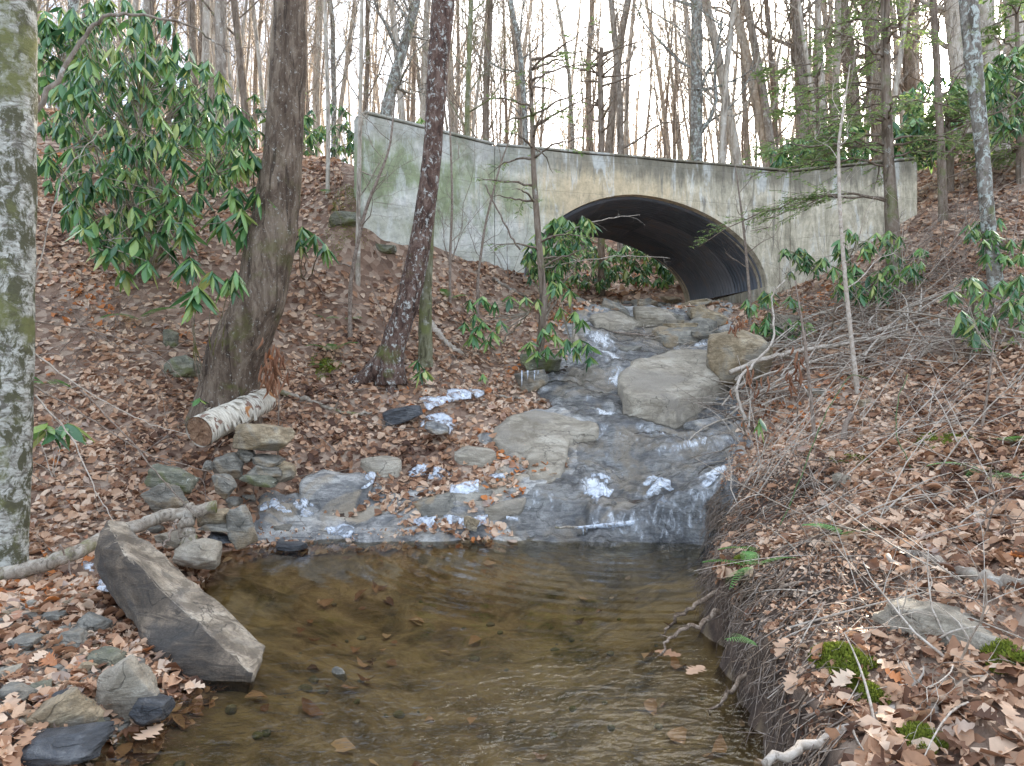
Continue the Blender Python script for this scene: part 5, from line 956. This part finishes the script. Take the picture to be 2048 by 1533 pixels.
def bare_shrub(label, px, py, h, n_, spread, mat='twig', seed=1, r_=.006):
    g_ = G(px, py); e_ = tag(empty('bare_shrub', (g_.x, g_.y, g_.z)), label, 'bare shrub'); rg = np.random.default_rng(seed)
    for i in range(n_):
        st = MB(); a = rg.uniform(0, 6.28); grow(st, np.array([rg.normal(0, .04), rg.normal(0, .04), -.03]), np.array([math.cos(a) * spread, math.sin(a) * spread, 1.]), h * rg.uniform(.6, 1.2), r_ * rg.uniform(.7, 1.2), 2, rg, -.15 if spread > .7 else .15, 4); st.build('stem', M[mat], e_)
for i, (lab, px, py, h_, n_, sp, mt) in enumerate([('low bare shrub in the brush nearest the stream', 1500, 900, .9, 5, .8, 'twigpale'), ('bare shrub leaning over the top of the cut bank', 1480, 1010, .7, 5, 1.0, 'twigpale'), ('tall thin-stemmed bare shrub behind the pale sapling', 1760, 700, 1.5, 6, .5, 'twig'), ('bare shrub on the leafy right bank beside the moss strip', 1870, 850, .9, 4, .6, 'twig'),
    ('spreading bare shrub at the right edge of the leafy bank', 2020, 780, 1.3, 6, .7, 'twigpale'), ('bare shrub rising from the brush pile below the slim hemlock', 1800, 640, 1.6, 6, .6, 'twigpale'), ('bare shrub on the slope between the hemlock and the lichen-spotted tree', 1880, 560, 1.8, 6, .6, 'twig'), ('bare shrub above the large tan boulder', 1560, 660, 1.4, 5, .7, 'twig'),
    ('small bare shrub in the near right leaves', 1960, 1080, .55, 4, .6, 'twig'), ('arching bare stems at the lower right over the half-buried rock', 1900, 1330, .6, 5, 1.0, 'twigpale'), ('bare shrub in front of the left wing wall near the dark stick', 1020, 560, 1.7, 6, .5, 'twig'), ('bare shrub at the foot of the left wing wall beside the slanting tree', 900, 530, 1.8, 5, .5, 'twig'),
    ('bare shrub by the left end of the bridge wall', 690, 450, 2.0, 5, .4, 'twig'), ('bare shrub on the bare soil of the right bank', 1620, 1000, .5, 4, .8, 'twig'), ('bare shrub on the leaf slope under the big thicket', 230, 690, 1.1, 5, .7, 'twig'), ('bare shrub beside the birch trunk on the lower left slope', 110, 960, .9, 5, .7, 'twigpale'), ('bare shrub on the hillside behind the right end of the bridge', 1930, 470, 1.9, 6, .5, 'twig')]):
    bare_shrub(lab, px, py, h_, n_, sp, mt, 500 + i)

# fine twigs and brush nobody could count
def brush(name, label, poly, n, L0, L1, r, seed, mats, lift=.0, elev=.25, aim=None):
    rg = np.random.default_rng(seed); pa = np.array(poly); mb = MB(); m_ = 0
    while m_ < n:
        x, y = rg.uniform(pa[:, 0].min(), pa[:, 0].max()), rg.uniform(pa[:, 1].min(), pa[:, 1].max())
        if not inpoly(np.array([x]), np.array([y]), poly)[0]: continue
        a = rg.uniform(0, 6.28) if aim is None else rg.normal(aim, .8); L = rg.uniform(L0, L1); p0 = np.array([x, y, h1(x, y) + rg.uniform(0, lift)]); x2, y2 = x + math.cos(a) * L, y + math.sin(a) * L
        p2 = np.array([x2, y2, max(h1(x2, y2), p0[2] - .3) + rg.uniform(0, elev) * L + .01]); p1 = (p0 + p2) / 2 + rg.normal(0, .08 * L, 3) + [0, 0, .04]
        n_ = 6; c = bez(p0, p1, p2, n_); c[:, 2] = np.maximum(c[:, 2], H(c[:, 0], c[:, 1]) + .006); r_ = r * rg.uniform(.3, 1.2) ** 2 * 1.3; mb.tube(c, np.linspace(r_, r_ * .4, n_), 3, False); m_ += 1
    o_ = mb.build(name, M[mats]); tag(o_, label, 'twigs', kind='stuff'); return o_
brush('brush_pile', 'tangled pale brush pile of dead twigs on the right bank', GW([(1440, 850), (1460, 740), (1560, 680), (1700, 640), (1850, 620), (2048, 640), (2048, 720), (1850, 740), (1700, 760), (1560, 820), (1500, 900)]), 380, .2, 1.1, .011, 1, 'twigpale', .3, .6)
brush('brush_tangle', 'tangle of brown dead twigs among the pale brush pile', GW([(1440, 850), (1460, 740), (1560, 680), (1700, 600), (1850, 560), (2048, 600), (2048, 740), (1850, 760), (1700, 780), (1560, 840), (1500, 930)]), 420, .2, .9, .006, 2, 'twig', .25, .8)
brush('twigs', 'fine dead twigs strewn over the leafy left bank', GW([(60, 1150), (60, 600), (400, 560), (700, 500), (1000, 600), (1050, 780), (700, 1000), (400, 1050)]), 420, .2, .9, .004, 3, 'twig', .05, .25)
brush('twigs', 'fine dead twigs strewn over the leafy right bank', GW([(1450, 900), (2048, 760), (2048, 1533), (1700, 1500), (1560, 1300)]), 300, .1, .6, .004, 4, 'twigpale', .03, .3)
brush('twigs', 'fine dark twigs and rootlets on the bare soil of the right bank', bare, 450, .04, .3, .0025, 14, 'twig', .02, .4)
brush('twigs', 'thin bare stems sticking up all over the right bank', GW([(1470, 1000), (1600, 780), (2048, 700), (2048, 1250), (1700, 1250)]), 160, .3, 1.1, .004, 15, 'twigpale', .02, 1.0)
brush('twigs', 'dead twigs under the trees on the right slope', GW([(1560, 640), (1850, 440), (2048, 400), (2048, 640), (1800, 660)]), 350, .3, 1.2, .006, 5, 'twig', .1, .5)
brush('driftwood_twigs', 'dry twigs caught on the rocks of the stream above the cascade', GW([(1280, 640), (1460, 640), (1440, 700), (1250, 710)]), 160, .2, .7, .005, 6, 'twigpale', .15, .3, .3)
# dead grassy roots hanging over the cut bank
rg = np.random.default_rng(12); mb = MB(); mb2 = MB()
edge = [np.array(p_) for p_ in [(1.98, 6.6), (1.78, 5.82), (1.58, 5.15), (1.42, 4.62), (1.38, 4.11), (1.33, 3.7), (1.3, 3.32), (1.2, 2.84), (1.1, 2.3)]]
for i in range(2000):
    j = rg.integers(0, len(edge) - 1); t = rg.uniform(); p_ = edge[j] * (1 - t) + edge[j + 1] * t; x, y = p_[0] + rg.uniform(-.06, .2), p_[1] + rg.normal(0, .03); zt = h1(x + .1, y) - rg.uniform(-.03, .2)
    if vno(np.array([[x * .4, y, 0]]), 3.4, 19)[0] < rg.uniform(-.75, .35): continue
    L = rg.uniform(.08, .42); q_ = bez(np.array([x + .03, y, zt]), np.array([x - .08 - rg.uniform(0, .06), y - rg.uniform(-.03, .06), zt - L * .35]), np.array([x - .09 - rg.uniform(-.02, .1), y - rg.uniform(-.05, .09), max(zt - L, -.03)]), 5); q_[1:] += rg.normal(0, .022, (4, 3)); (mb if rg.uniform() < .45 else mb2).tube(q_, np.linspace(rg.uniform(.002, .0065), .0012, 5), 3, False)
tag(mb2.build('rootlets', M['twig']), 'darker brown dead grass and rootlets on the cut bank', 'rootlets', kind='stuff')
tag(mb.build('rootlets', M['root']), 'mat of fine brown rootlets hanging down the cut bank to the pool', 'rootlets', kind='stuff')

# ------------------------------------------------------------ leaf litter
def oak(seed, n=5):
    """outline of a lobed leaf, curled"""
    rg = np.random.default_rng(seed); pts_ = []; 
    for i in range(n * 2 + 1):
        t = i / (n * 2); w_ = (.36 if i % 2 else .15) * math.sin(math.pi * (t * .86 + .1)) + .02; pts_.append((t, w_ * rg.uniform(.8, 1.2)))
    cx_ = [(t, 0) for t, _ in pts_]; V = []; F = []
    cl, fo_ = rg.uniform(-.5, .8), rg.uniform(-.4, .8)
    def zz(x, y): return cl * (x - .5) ** 2 + fo_ * abs(y) + .05 * math.sin(9 * x + seed)
    for t, w_ in pts_: V += [(t, w_, zz(t, w_)), (t, 0, zz(t, 0)), (t, -w_, zz(t, w_))]
    for i in range(n * 2): a = i * 3; F += [(a, a + 1, a + 4, a + 3), (a + 1, a + 2, a + 5, a + 4)]
    return np.array(V) - [.5, 0, 0], np.array(F)
def simple(seed):
    rg = np.random.default_rng(seed); t = np.array([0, .3, .65, 1]); w_ = np.array([.03, .26, .27, .02]) * rg.uniform(.75, 1.3); cl, fo_ = rg.uniform(-.7, 1.2), rg.uniform(-.5, .9); V = []; F = []
    tw = rg.uniform(-.4, .4)
    for a, b2 in zip(t, w_): z0 = cl * (a - .5) ** 2; V += [(a, b2, z0 + fo_ * b2 + tw * (a - .5) * b2 * 2), (a, 0, z0), (a, -b2, z0 + fo_ * b2 - tw * (a - .5) * b2 * 2)]
    for i in range(3): a = i * 3; F += [(a, a + 1, a + 4, a + 3), (a + 1, a + 2, a + 5, a + 4)]
    return np.array(V) - [.5, 0, 0], np.array(F)
SH = [simple(i) for i in range(12)]
def litter_points(n, poly_or_px, seed):
    pass
def leaf_cloud(name, label, X, Y, size, seed, zoff=.0, tiltsd=.5, mat='litter'):
    rg = np.random.default_rng(seed); n = len(X); Z = H(X, Y); dsh = pdist(X, Y, shelf); Z = np.where(dsh > -.02, Z + .085 + strata(X, Y), Z); e = .03; dx = (H(X + e, Y) - H(X - e, Y)) / (2 * e); dy = (H(X, Y + e) - H(X, Y - e)) / (2 * e)
    Nn = np.stack([-dx, -dy, np.ones(n)], 1) + rg.normal(0, tiltsd, (n, 3)) * [1, 1, .2]; Nn[:, 2] = np.maximum(Nn[:, 2], .25); Nn /= np.linalg.norm(Nn, axis=1)[:, None]
    a = rg.uniform(0, 6.28, n); T = np.stack([np.cos(a), np.sin(a), 0 * a], 1); T -= Nn * (T * Nn).sum(1)[:, None]; T /= np.linalg.norm(T, axis=1)[:, None]; B_ = np.cross(Nn, T)
    s_ = size * rg.uniform(.35, 1.3, n); P0 = np.stack([X, Y, Z + zoff + rg.uniform(.003, .03, n)], 1); VV = []; FF = []; RR = []; nv = 0; kind_ = rg.integers(0, len(SH), n)
    for k_ in range(len(SH)):
        m_ = np.where(kind_ == k_)[0]; V, F = SH[k_]
        if not len(m_): continue
        q_ = P0[m_][:, None] + s_[m_][:, None, None] * (V[None, :, 0:1] * T[m_][:, None] + V[None, :, 1:2] * B_[m_][:, None] + V[None, :, 2:3] * Nn[m_][:, None])
        VV.append(q_.reshape(-1, 3)); FF.append((F[None] + (np.arange(len(m_)) * len(V))[:, None, None]).reshape(-1, 4) + nv); nv += len(m_) * len(V); RR.append(np.repeat(np.clip(rg.uniform(0, 1, len(m_)) * .8 + .1 + .28 * fbm(xyz(X[m_], Y[m_]), .9, 87, 3), 0, 1), len(V)))
    o_ = link(name, npmesh(name, np.vstack(VV), np.vstack(FF), M[mat], True, {'rnd': np.concatenate(RR)})); tag(o_, label, 'leaves', kind='stuff'); return o_
def cover(X, Y, rg):
    """chance that a leaf lies here"""
    Pq = xyz(X, Y); p_ = np.ones(len(X)); dpq = pdist(X, Y, pool); p_ *= dpq < .02
    db = pdist(X, Y, wet); p_ *= np.where(db > -.05, .0, 1); ds_ = pdist(X, Y, shelf); p_ *= np.where(ds_ > 0, sst(-.1, .3, vno(Pq, 1.5, 5) + (Y < 7.2) * -.25 + (X < .3) * .55), 1)
    bb = pdist(X, Y, bare); p_ *= 1 - sst(-.3, .3, bb) * sst(-.7, -.1, vno(Pq, 2.2, 77)) * .9
    for s_ in slabs: p_ *= np.where(pdist(X, Y, s_) > -.02, .05 + .6 * sst(.35, .6, vno(Pq, 2.5, 15)), 1)
    p_ *= np.where(inpoly(X, Y, tun), .1, 1); gy = (H(X + .04, Y) - H(X - .04, Y)) / .08; gy2 = (H(X, Y + .04) - H(X, Y - .04)) / .08; p_ *= 1 - sst(1.4, 2.4, np.hypot(gy, gy2)) * .9
    p_ *= 1 - .7 * sst(.2, .7, fbm(Pq, 1.3, 91, 3)) * (Y < 14)
    p_ *= ~inpoly(X, Y, [(-2.5, 10.6), (-.4, 12.2), (5.6, 13.8), (7.8, 13.0), (9, 18.2), (4, 18.5), (-1, 17), (-4, 15.6)])
    return rg.uniform(0, 1, len(X)) < p_
def band(y0, y1, per, size, seed, xl=1.25, xr=1.2):
    rg = np.random.default_rng(seed); ar = (y1 - y0) * (y1 + y0) / 2 * (1024 / 1400) * (xl + xr); n = int(ar * per); Y = np.sqrt(rg.uniform(y0 ** 2, y1 ** 2, n)); X = rg.uniform(-xl, xr, n) * Y * 1024 / 1400; m_ = cover(X, Y, rg); return X[m_], Y[m_], size
for i, (lab, args) in enumerate([('brown fallen leaves covering the near banks of the pool', (1.9, 5.2, 620, .088)), ('brown fallen leaves around the cascade and the birch log', (5.2, 8.2, 600, .088)), ('brown fallen leaves on the slopes below the bridge', (8.2, 12, 400, .10)), ('brown fallen leaves on the slopes at the sides of the bridge', (12, 18, 130, .14)), ('brown fallen leaves on the floor of the woods beyond the bridge', (18, 34, 22, .26))]):
    X, Y, s_ = band(*args[:3], args[3], 200 + i); leaf_cloud('leaf_litter', lab, X, Y, s_, 300 + i)
# the nearest leaves singly: parts of the ground
OK_ = [npmesh('fallen_leaf', *oak(i), M['litter_ob']) for i in range(6)]
rg = np.random.default_rng(77); cnt = 0
while cnt < 290:
    if rg.uniform() < .5: px, py = rg.uniform(0, 420), rg.uniform(1060, 1533)
    else: px, py = rg.uniform(1560, 2048), rg.uniform(1020, 1533)
    g_ = G(px, py)
    if g_.z < .02 or not cover(np.array([g_.x]), np.array([g_.y]), rg)[0]: continue
    o_ = bpy.data.objects.new('fallen_leaf', OK_[rg.integers(0, 6)]); COL.objects.link(o_); o_.parent = ground; s_ = rg.uniform(.08, .12)
    o_.location = (g_.x, g_.y, g_.z + rg.uniform(.02, .045)); o_.rotation_euler = (rg.normal(0, .35), rg.normal(0, .35), rg.uniform(0, 6.28)); o_.scale = (s_,) * 3; cnt += 1
Xc, Yc = rng.uniform(-2.4, 4.6, 90000), rng.uniform(1.8, 7.4, 90000); m_ = (pdist(Xc, Yc, pool) < -.02) & (np.abs(Xc) < Yc * .8) & ((pdist(Xc, Yc, bare) > -.4) | (rng.uniform(0, 1, 90000) < .25)) & (pdist(Xc, Yc, shelf) < .1); leaf_cloud('leaf_fragments', 'small broken bits of leaf and bark on the bare soil', Xc[m_], Yc[m_], .028, 19, 0, .6)
for i, (px, py, lab) in enumerate([(380, 1378, 'orange oak leaf floating at the foot of the stone block'), (300, 1470, 'rust-brown oak leaf floating near the wet black stone'), (1335, 1310, 'tan leaf floating by the cut bank, beside the lower root'), (1390, 1345, 'orange leaf floating by the cut bank below the roots'), (1025, 1085, 'pale leaf floating at the foot of the narrow slab')]):
    y = 2240 / (py - 745); o_ = link('floating_leaf', OK_[i % 6]); o_.location = ((px - 1024) / 1400 * y, y, .012); o_.scale = (.15, .15, .05); o_.rotation_euler = (0, 0, i * 1.3); tag(o_, lab, 'leaf')
X = rng.uniform(-1.6, 1.1, 130); Y = rng.uniform(2.3, 6.4, 130); m_ = (pdist(X, Y, pool) > .05) & ((X < -.6) | (X > .7) | (rng.uniform(0, 1, 130) < .25)); leaf_cloud('sunken_leaves', 'dark sunken leaves lying on the bed of the pool', X[m_], Y[m_], .12, 9, 0, .15)

# clumps of curled dead rhododendron leaves
for i, (px, py, Y, n_, lab) in enumerate([(548, 735, 7.3, 46, 'hanging bunch of curled dead brown leaves beside the cherry foot'), (1472, 655, 9.2, 16, 'curled dead leaves hanging at the upper tip of the brush'), (1590, 740, 7.8, 20, 'red-brown curled dead leaves in the middle of the brush'), (1500, 760, 8.2, 14, 'curled dead leaves low in the brush near the stream')]):
    mb = MB(); c0 = np.array(P(px, py, Y)); rg = np.random.default_rng(i); e_ = tag(empty('dead_leaf_bunch', c0), lab, 'dead leaves')
    for j in range(n_):
        p_ = rg.normal(0, .07, 3) * [1, 1, 1.6]; mb.tube(bez(p_, p_ + [rg.normal(0, .02), rg.normal(0, .02), -.06], p_ + [rg.normal(0, .04), rg.normal(0, .04), -rg.uniform(.1, .17)], 5), [.003, .012, .014, .01, .002], 5, False, a=rg.uniform())
    o_ = mb.build('curled_leaves', M['browncurl'], e_); o_['kind'] = 'stuff'
    st = MB(); st.tube([(0, 0, .1), (.05, .02, -.1), (.03, .03, h1(c0[0], c0[1]) - c0[2])], .007, 5); st.build('stem', M['twig'], e_)

# ------------------------------------------------------------ ferns, moss, ice
def frondmesh(seed):
    rg = np.random.default_rng(seed); V = []; F = []; n_ = 16
    def pt(t): return np.array([t, 0, .35 * t - .45 * t * t])
    for i in range(n_):
        t = .12 + .86 * i / n_; w_ = .2 * math.sin(math.pi * (t * .8 + .15)); c = pt(t)
        for s_ in (-1, 1):
            tip = c + [.05, s_ * w_, -.03]; k_ = len(V); V += [c - [.022, 0, 0], c + [.022, 0, 0], tip + [.008, 0, 0], tip - [.008, 0, 0]]; F.append((k_, k_ + 1, k_ + 2, k_ + 3))
    for i in range(6): a, b2 = pt(i / 6), pt((i + 1) / 6); k_ = len(V); V += [a + [0, .006, 0], a - [0, .006, 0], b2 - [0, .006, 0], b2 + [0, .006, 0]]; F.append((k_, k_ + 1, k_ + 2, k_ + 3))
    return npmesh('frond', np.array(V), np.array(F), M['fern'], False, {'rnd': rg.uniform(0, 1, len(V))})
FR = [frondmesh(i) for i in range(3)]
for i, (px, py, Lf, n_, lab) in enumerate([(275, 640, .38, 4, 'fern on the leafy slope below the big thicket'), (665, 705, .36, 5, 'fern left of the slanting dark tree'), (650, 735, .22, 3, 'small fern tuft by the mossy stone left of the slanting tree'), (90, 770, .34, 4, 'fern right beside the birch trunk'), (655, 390, .3, 3, 'fern up the slope beside the thin white sapling'), (1500, 1140, .28, 4, 'bright fern at the lip of the cut bank'), (1520, 1110, .2, 3, 'small yellow-green fern higher on the lip of the cut bank'),
     (1515, 1300, .2, 2, 'single fern frond hanging in the rootlets of the cut bank'), (1700, 1075, .2, 3, 'pale fern lying flat in the soil of the right bank'), (2030, 960, .34, 4, 'fern at the right edge of the bank'), (1960, 940, .26, 3, 'small fern left of the right-edge fern'), (650, 640, .2, 2, 'fern sprig in the leaves behind the cherry tree'), (900, 600, .26, 3, 'light green fern by the rhododendron below the wing wall'), (2030, 890, .22, 3, 'fern tip above the right-edge fern'), (715, 640, .16, 3, 'tiny green plant on the slope left of the slanting tree')]):
    g_ = G(px, py); e_ = tag(empty('fern', (g_.x, g_.y, g_.z)), lab, 'fern'); rg = np.random.default_rng(i)
    for j in range(n_): o_ = link('frond', FR[j % 3], e_); o_.location = (0, 0, .01); o_.scale = (Lf * 1.25 * rg.uniform(.8, 1.2),) * 3; o_.rotation_euler = (rg.normal(0, .25), rg.uniform(-.4, .1), 6.28 * j / n_ + rg.normal(0, .4))
def moss(px, py, rpx, n_, lab, seed, hgt=.03):
    g_ = G(px, py); r_ = rpx / FPX * g_.y; rg = np.random.default_rng(seed); a = rg.uniform(0, 6.28, n_); d = r_ * np.sqrt(rg.uniform(0, 1, n_)) * (1 + .3 * np.sin(a * 3 + seed)); X = g_.x + d * np.cos(a); Y = g_.y + d * np.sin(a) * 1.3; Z = H(X, Y) + hgt * (1 - (d / r_) ** 2).clip(0) * rg.uniform(.3, 1.3, n_) + .004
    s_ = .012; D = rg.normal(0, 1, (n_, 3)); D[:, 2] = abs(D[:, 2]) + .6; D /= np.linalg.norm(D, axis=1)[:, None]; T = np.cross(D, rg.normal(0, 1, (n_, 3))); T /= np.linalg.norm(T, axis=1)[:, None]; P0 = np.stack([X, Y, Z], 1)
    V = np.stack([P0 - T * s_ * .5, P0 + T * s_ * .5, P0 + D * s_ * 1.6], 1).reshape(-1, 3); o_ = link('moss', npmesh('moss', V, np.arange(len(V)).reshape(-1, 3), M['mossg'], False, {'rnd': np.repeat(rg.uniform(0, 1, n_), 3)})); tag(o_, lab, 'moss', kind='stuff')
moss(1690, 1335, 52, 5000, 'bright green moss cushion on the cut bank', 1, .05); moss(1840, 1490, 40, 3000, 'moss patch among sticks at the bottom right', 2); moss(1740, 1400, 26, 1500, 'small moss patch below the bright cushion', 3); moss(1880, 885, 60, 2600, 'moss strip on the leafy right bank', 4, .02); moss(1700, 920, 30, 1200, 'moss patch on the bare soil of the right bank', 5, .02)
moss(650, 735, 26, 1400, 'moss patch left of the slanting dark tree', 6); moss(1480, 1130, 22, 900, 'moss on the lip of the cut bank', 7); moss(690, 420, 40, 1500, 'moss on the ledge near the left end of the bridge', 8, .06); moss(2010, 1330, 40, 1600, 'moss at the foot of the half-buried rock at the right', 9, .05)
def ice(lab, pxs, rise, seed):
    w_ = slab('ice_patch', lab, pxs, rise - .015, 'ice', .015, .018, seed, 'ice'); return w_
for i, (lab, pxs, rs) in enumerate([
    ('long white ice sheet along the far shore of the pool', [(640, 1070), (700, 1055), (800, 1052), (870, 1050), (960, 1062), (1030, 1072), (960, 1080), (800, 1082), (680, 1086)], .075),
    ('ice patch on the dark layered rock by the pool', [(905, 1005), (950, 975), (1000, 975), (1010, 985), (960, 1005), (920, 1018)], .17),
    ('pale ice sheet left on the layered rocks of the shore', [(520, 1045), (540, 1015), (600, 1010), (630, 1035), (580, 1060)], .10),
    ('thin ice streak on the blue-grey layered rock', [(680, 1000), (730, 980), (755, 985), (735, 1005), (690, 1015)], .19),
    ('frosty patch in the leaves above the pool ice', [(820, 935), (855, 925), (900, 940), (880, 955), (830, 955)], .07),
    ('frozen splash in the leaf litter below the ledge', [(840, 850), (880, 838), (920, 850), (905, 868), (860, 870)], .05),
    ('blue-white ice ledge under the leafy step', [(855, 815), (900, 800), (960, 795), (965, 805), (900, 820), (865, 835)], .10),
    ('white ice tongue beside the upper fall', [(1235, 790), (1265, 770), (1300, 762), (1290, 776), (1250, 797)], .18),
    ('ice fans on the left of the wet slab', [(1160, 1000), (1180, 975), (1210, 985), (1225, 1010), (1200, 1030), (1175, 1025)], .13),
    ('butterfly-shaped ice flakes in the middle of the wet slab', [(1285, 1000), (1300, 978), (1312, 990), (1335, 985), (1340, 1010), (1320, 1020), (1300, 1012)], .13),
    ('ice on the right of the wet slab under the bank', [(1395, 985), (1415, 965), (1435, 965), (1425, 990), (1405, 1000)], .13),
    ('small white ice strip by the rock with the icicle', [(1090, 765), (1120, 758), (1125, 764), (1095, 772)], .12),
    ('snow strip along the upper side of the stone block', [(180, 1140), (195, 1145), (235, 1190), (232, 1205), (200, 1180)], .05),
    ('white frost on the stone at the branch fork', [(330, 1010), (380, 1005), (385, 1015), (340, 1022)], .09)]): ice(lab, [(512 and (sum(a for a, _ in pxs) / len(pxs)) + (a - sum(a for a, _ in pxs) / len(pxs)) * 1.2, (sum(b for _, b in pxs) / len(pxs)) + (b - sum(b for _, b in pxs) / len(pxs)) * 1.25) for a, b in pxs], rs, 90 + i)
mb = MB(); rg = np.random.default_rng(5); e_ = tag(empty('icicles', G(1045, 790)), 'row of icicles hanging from the rock beside the stream', 'icicles')
for j in range(4): x = .07 * j + rg.normal(0, .014); L = rg.uniform(.06, .26); ic = MB(); ic.tube([(x, -.1, .32), (x, -.1, .32 - L * .6), (x, -.1, .32 - L)], [.013, .008, .002], 6); ic.build('icicle', M['ice'], e_)
ib = tag(empty('branch_ice', P(1210, 1052, 6.68)), 'sheath of ice with small icicles on the branch across the cascade foot', 'ice'); mb = MB(); c = np.array([P(1150, 1056, 6.68), P(1210, 1052, 6.69), P(1300, 1044, 6.74), P(1400, 1036, 6.8)]) - np.array(ib.location); q = np.stack([np.interp(np.linspace(0, 3, 24), range(4), c[:, i]) for i in range(3)], 1); mb.tube(q, .012 + .012 * np.sin(np.linspace(0, math.pi, 24)), 10, True, .25, 7); mb.build('ice_sheath', M['ice'], ib)
ic = MB()
for j in range(30): p_ = q[rg.integers(2, 22)]; ic.tube([p_, p_ - [rg.normal(0, .006), 0, rg.uniform(.02, .09) * rg.uniform(.3, 1)]], [.010, .002], 5)
o_ = ic.build('icicles', M['ice'], ib); o_['kind'] = 'stuff'
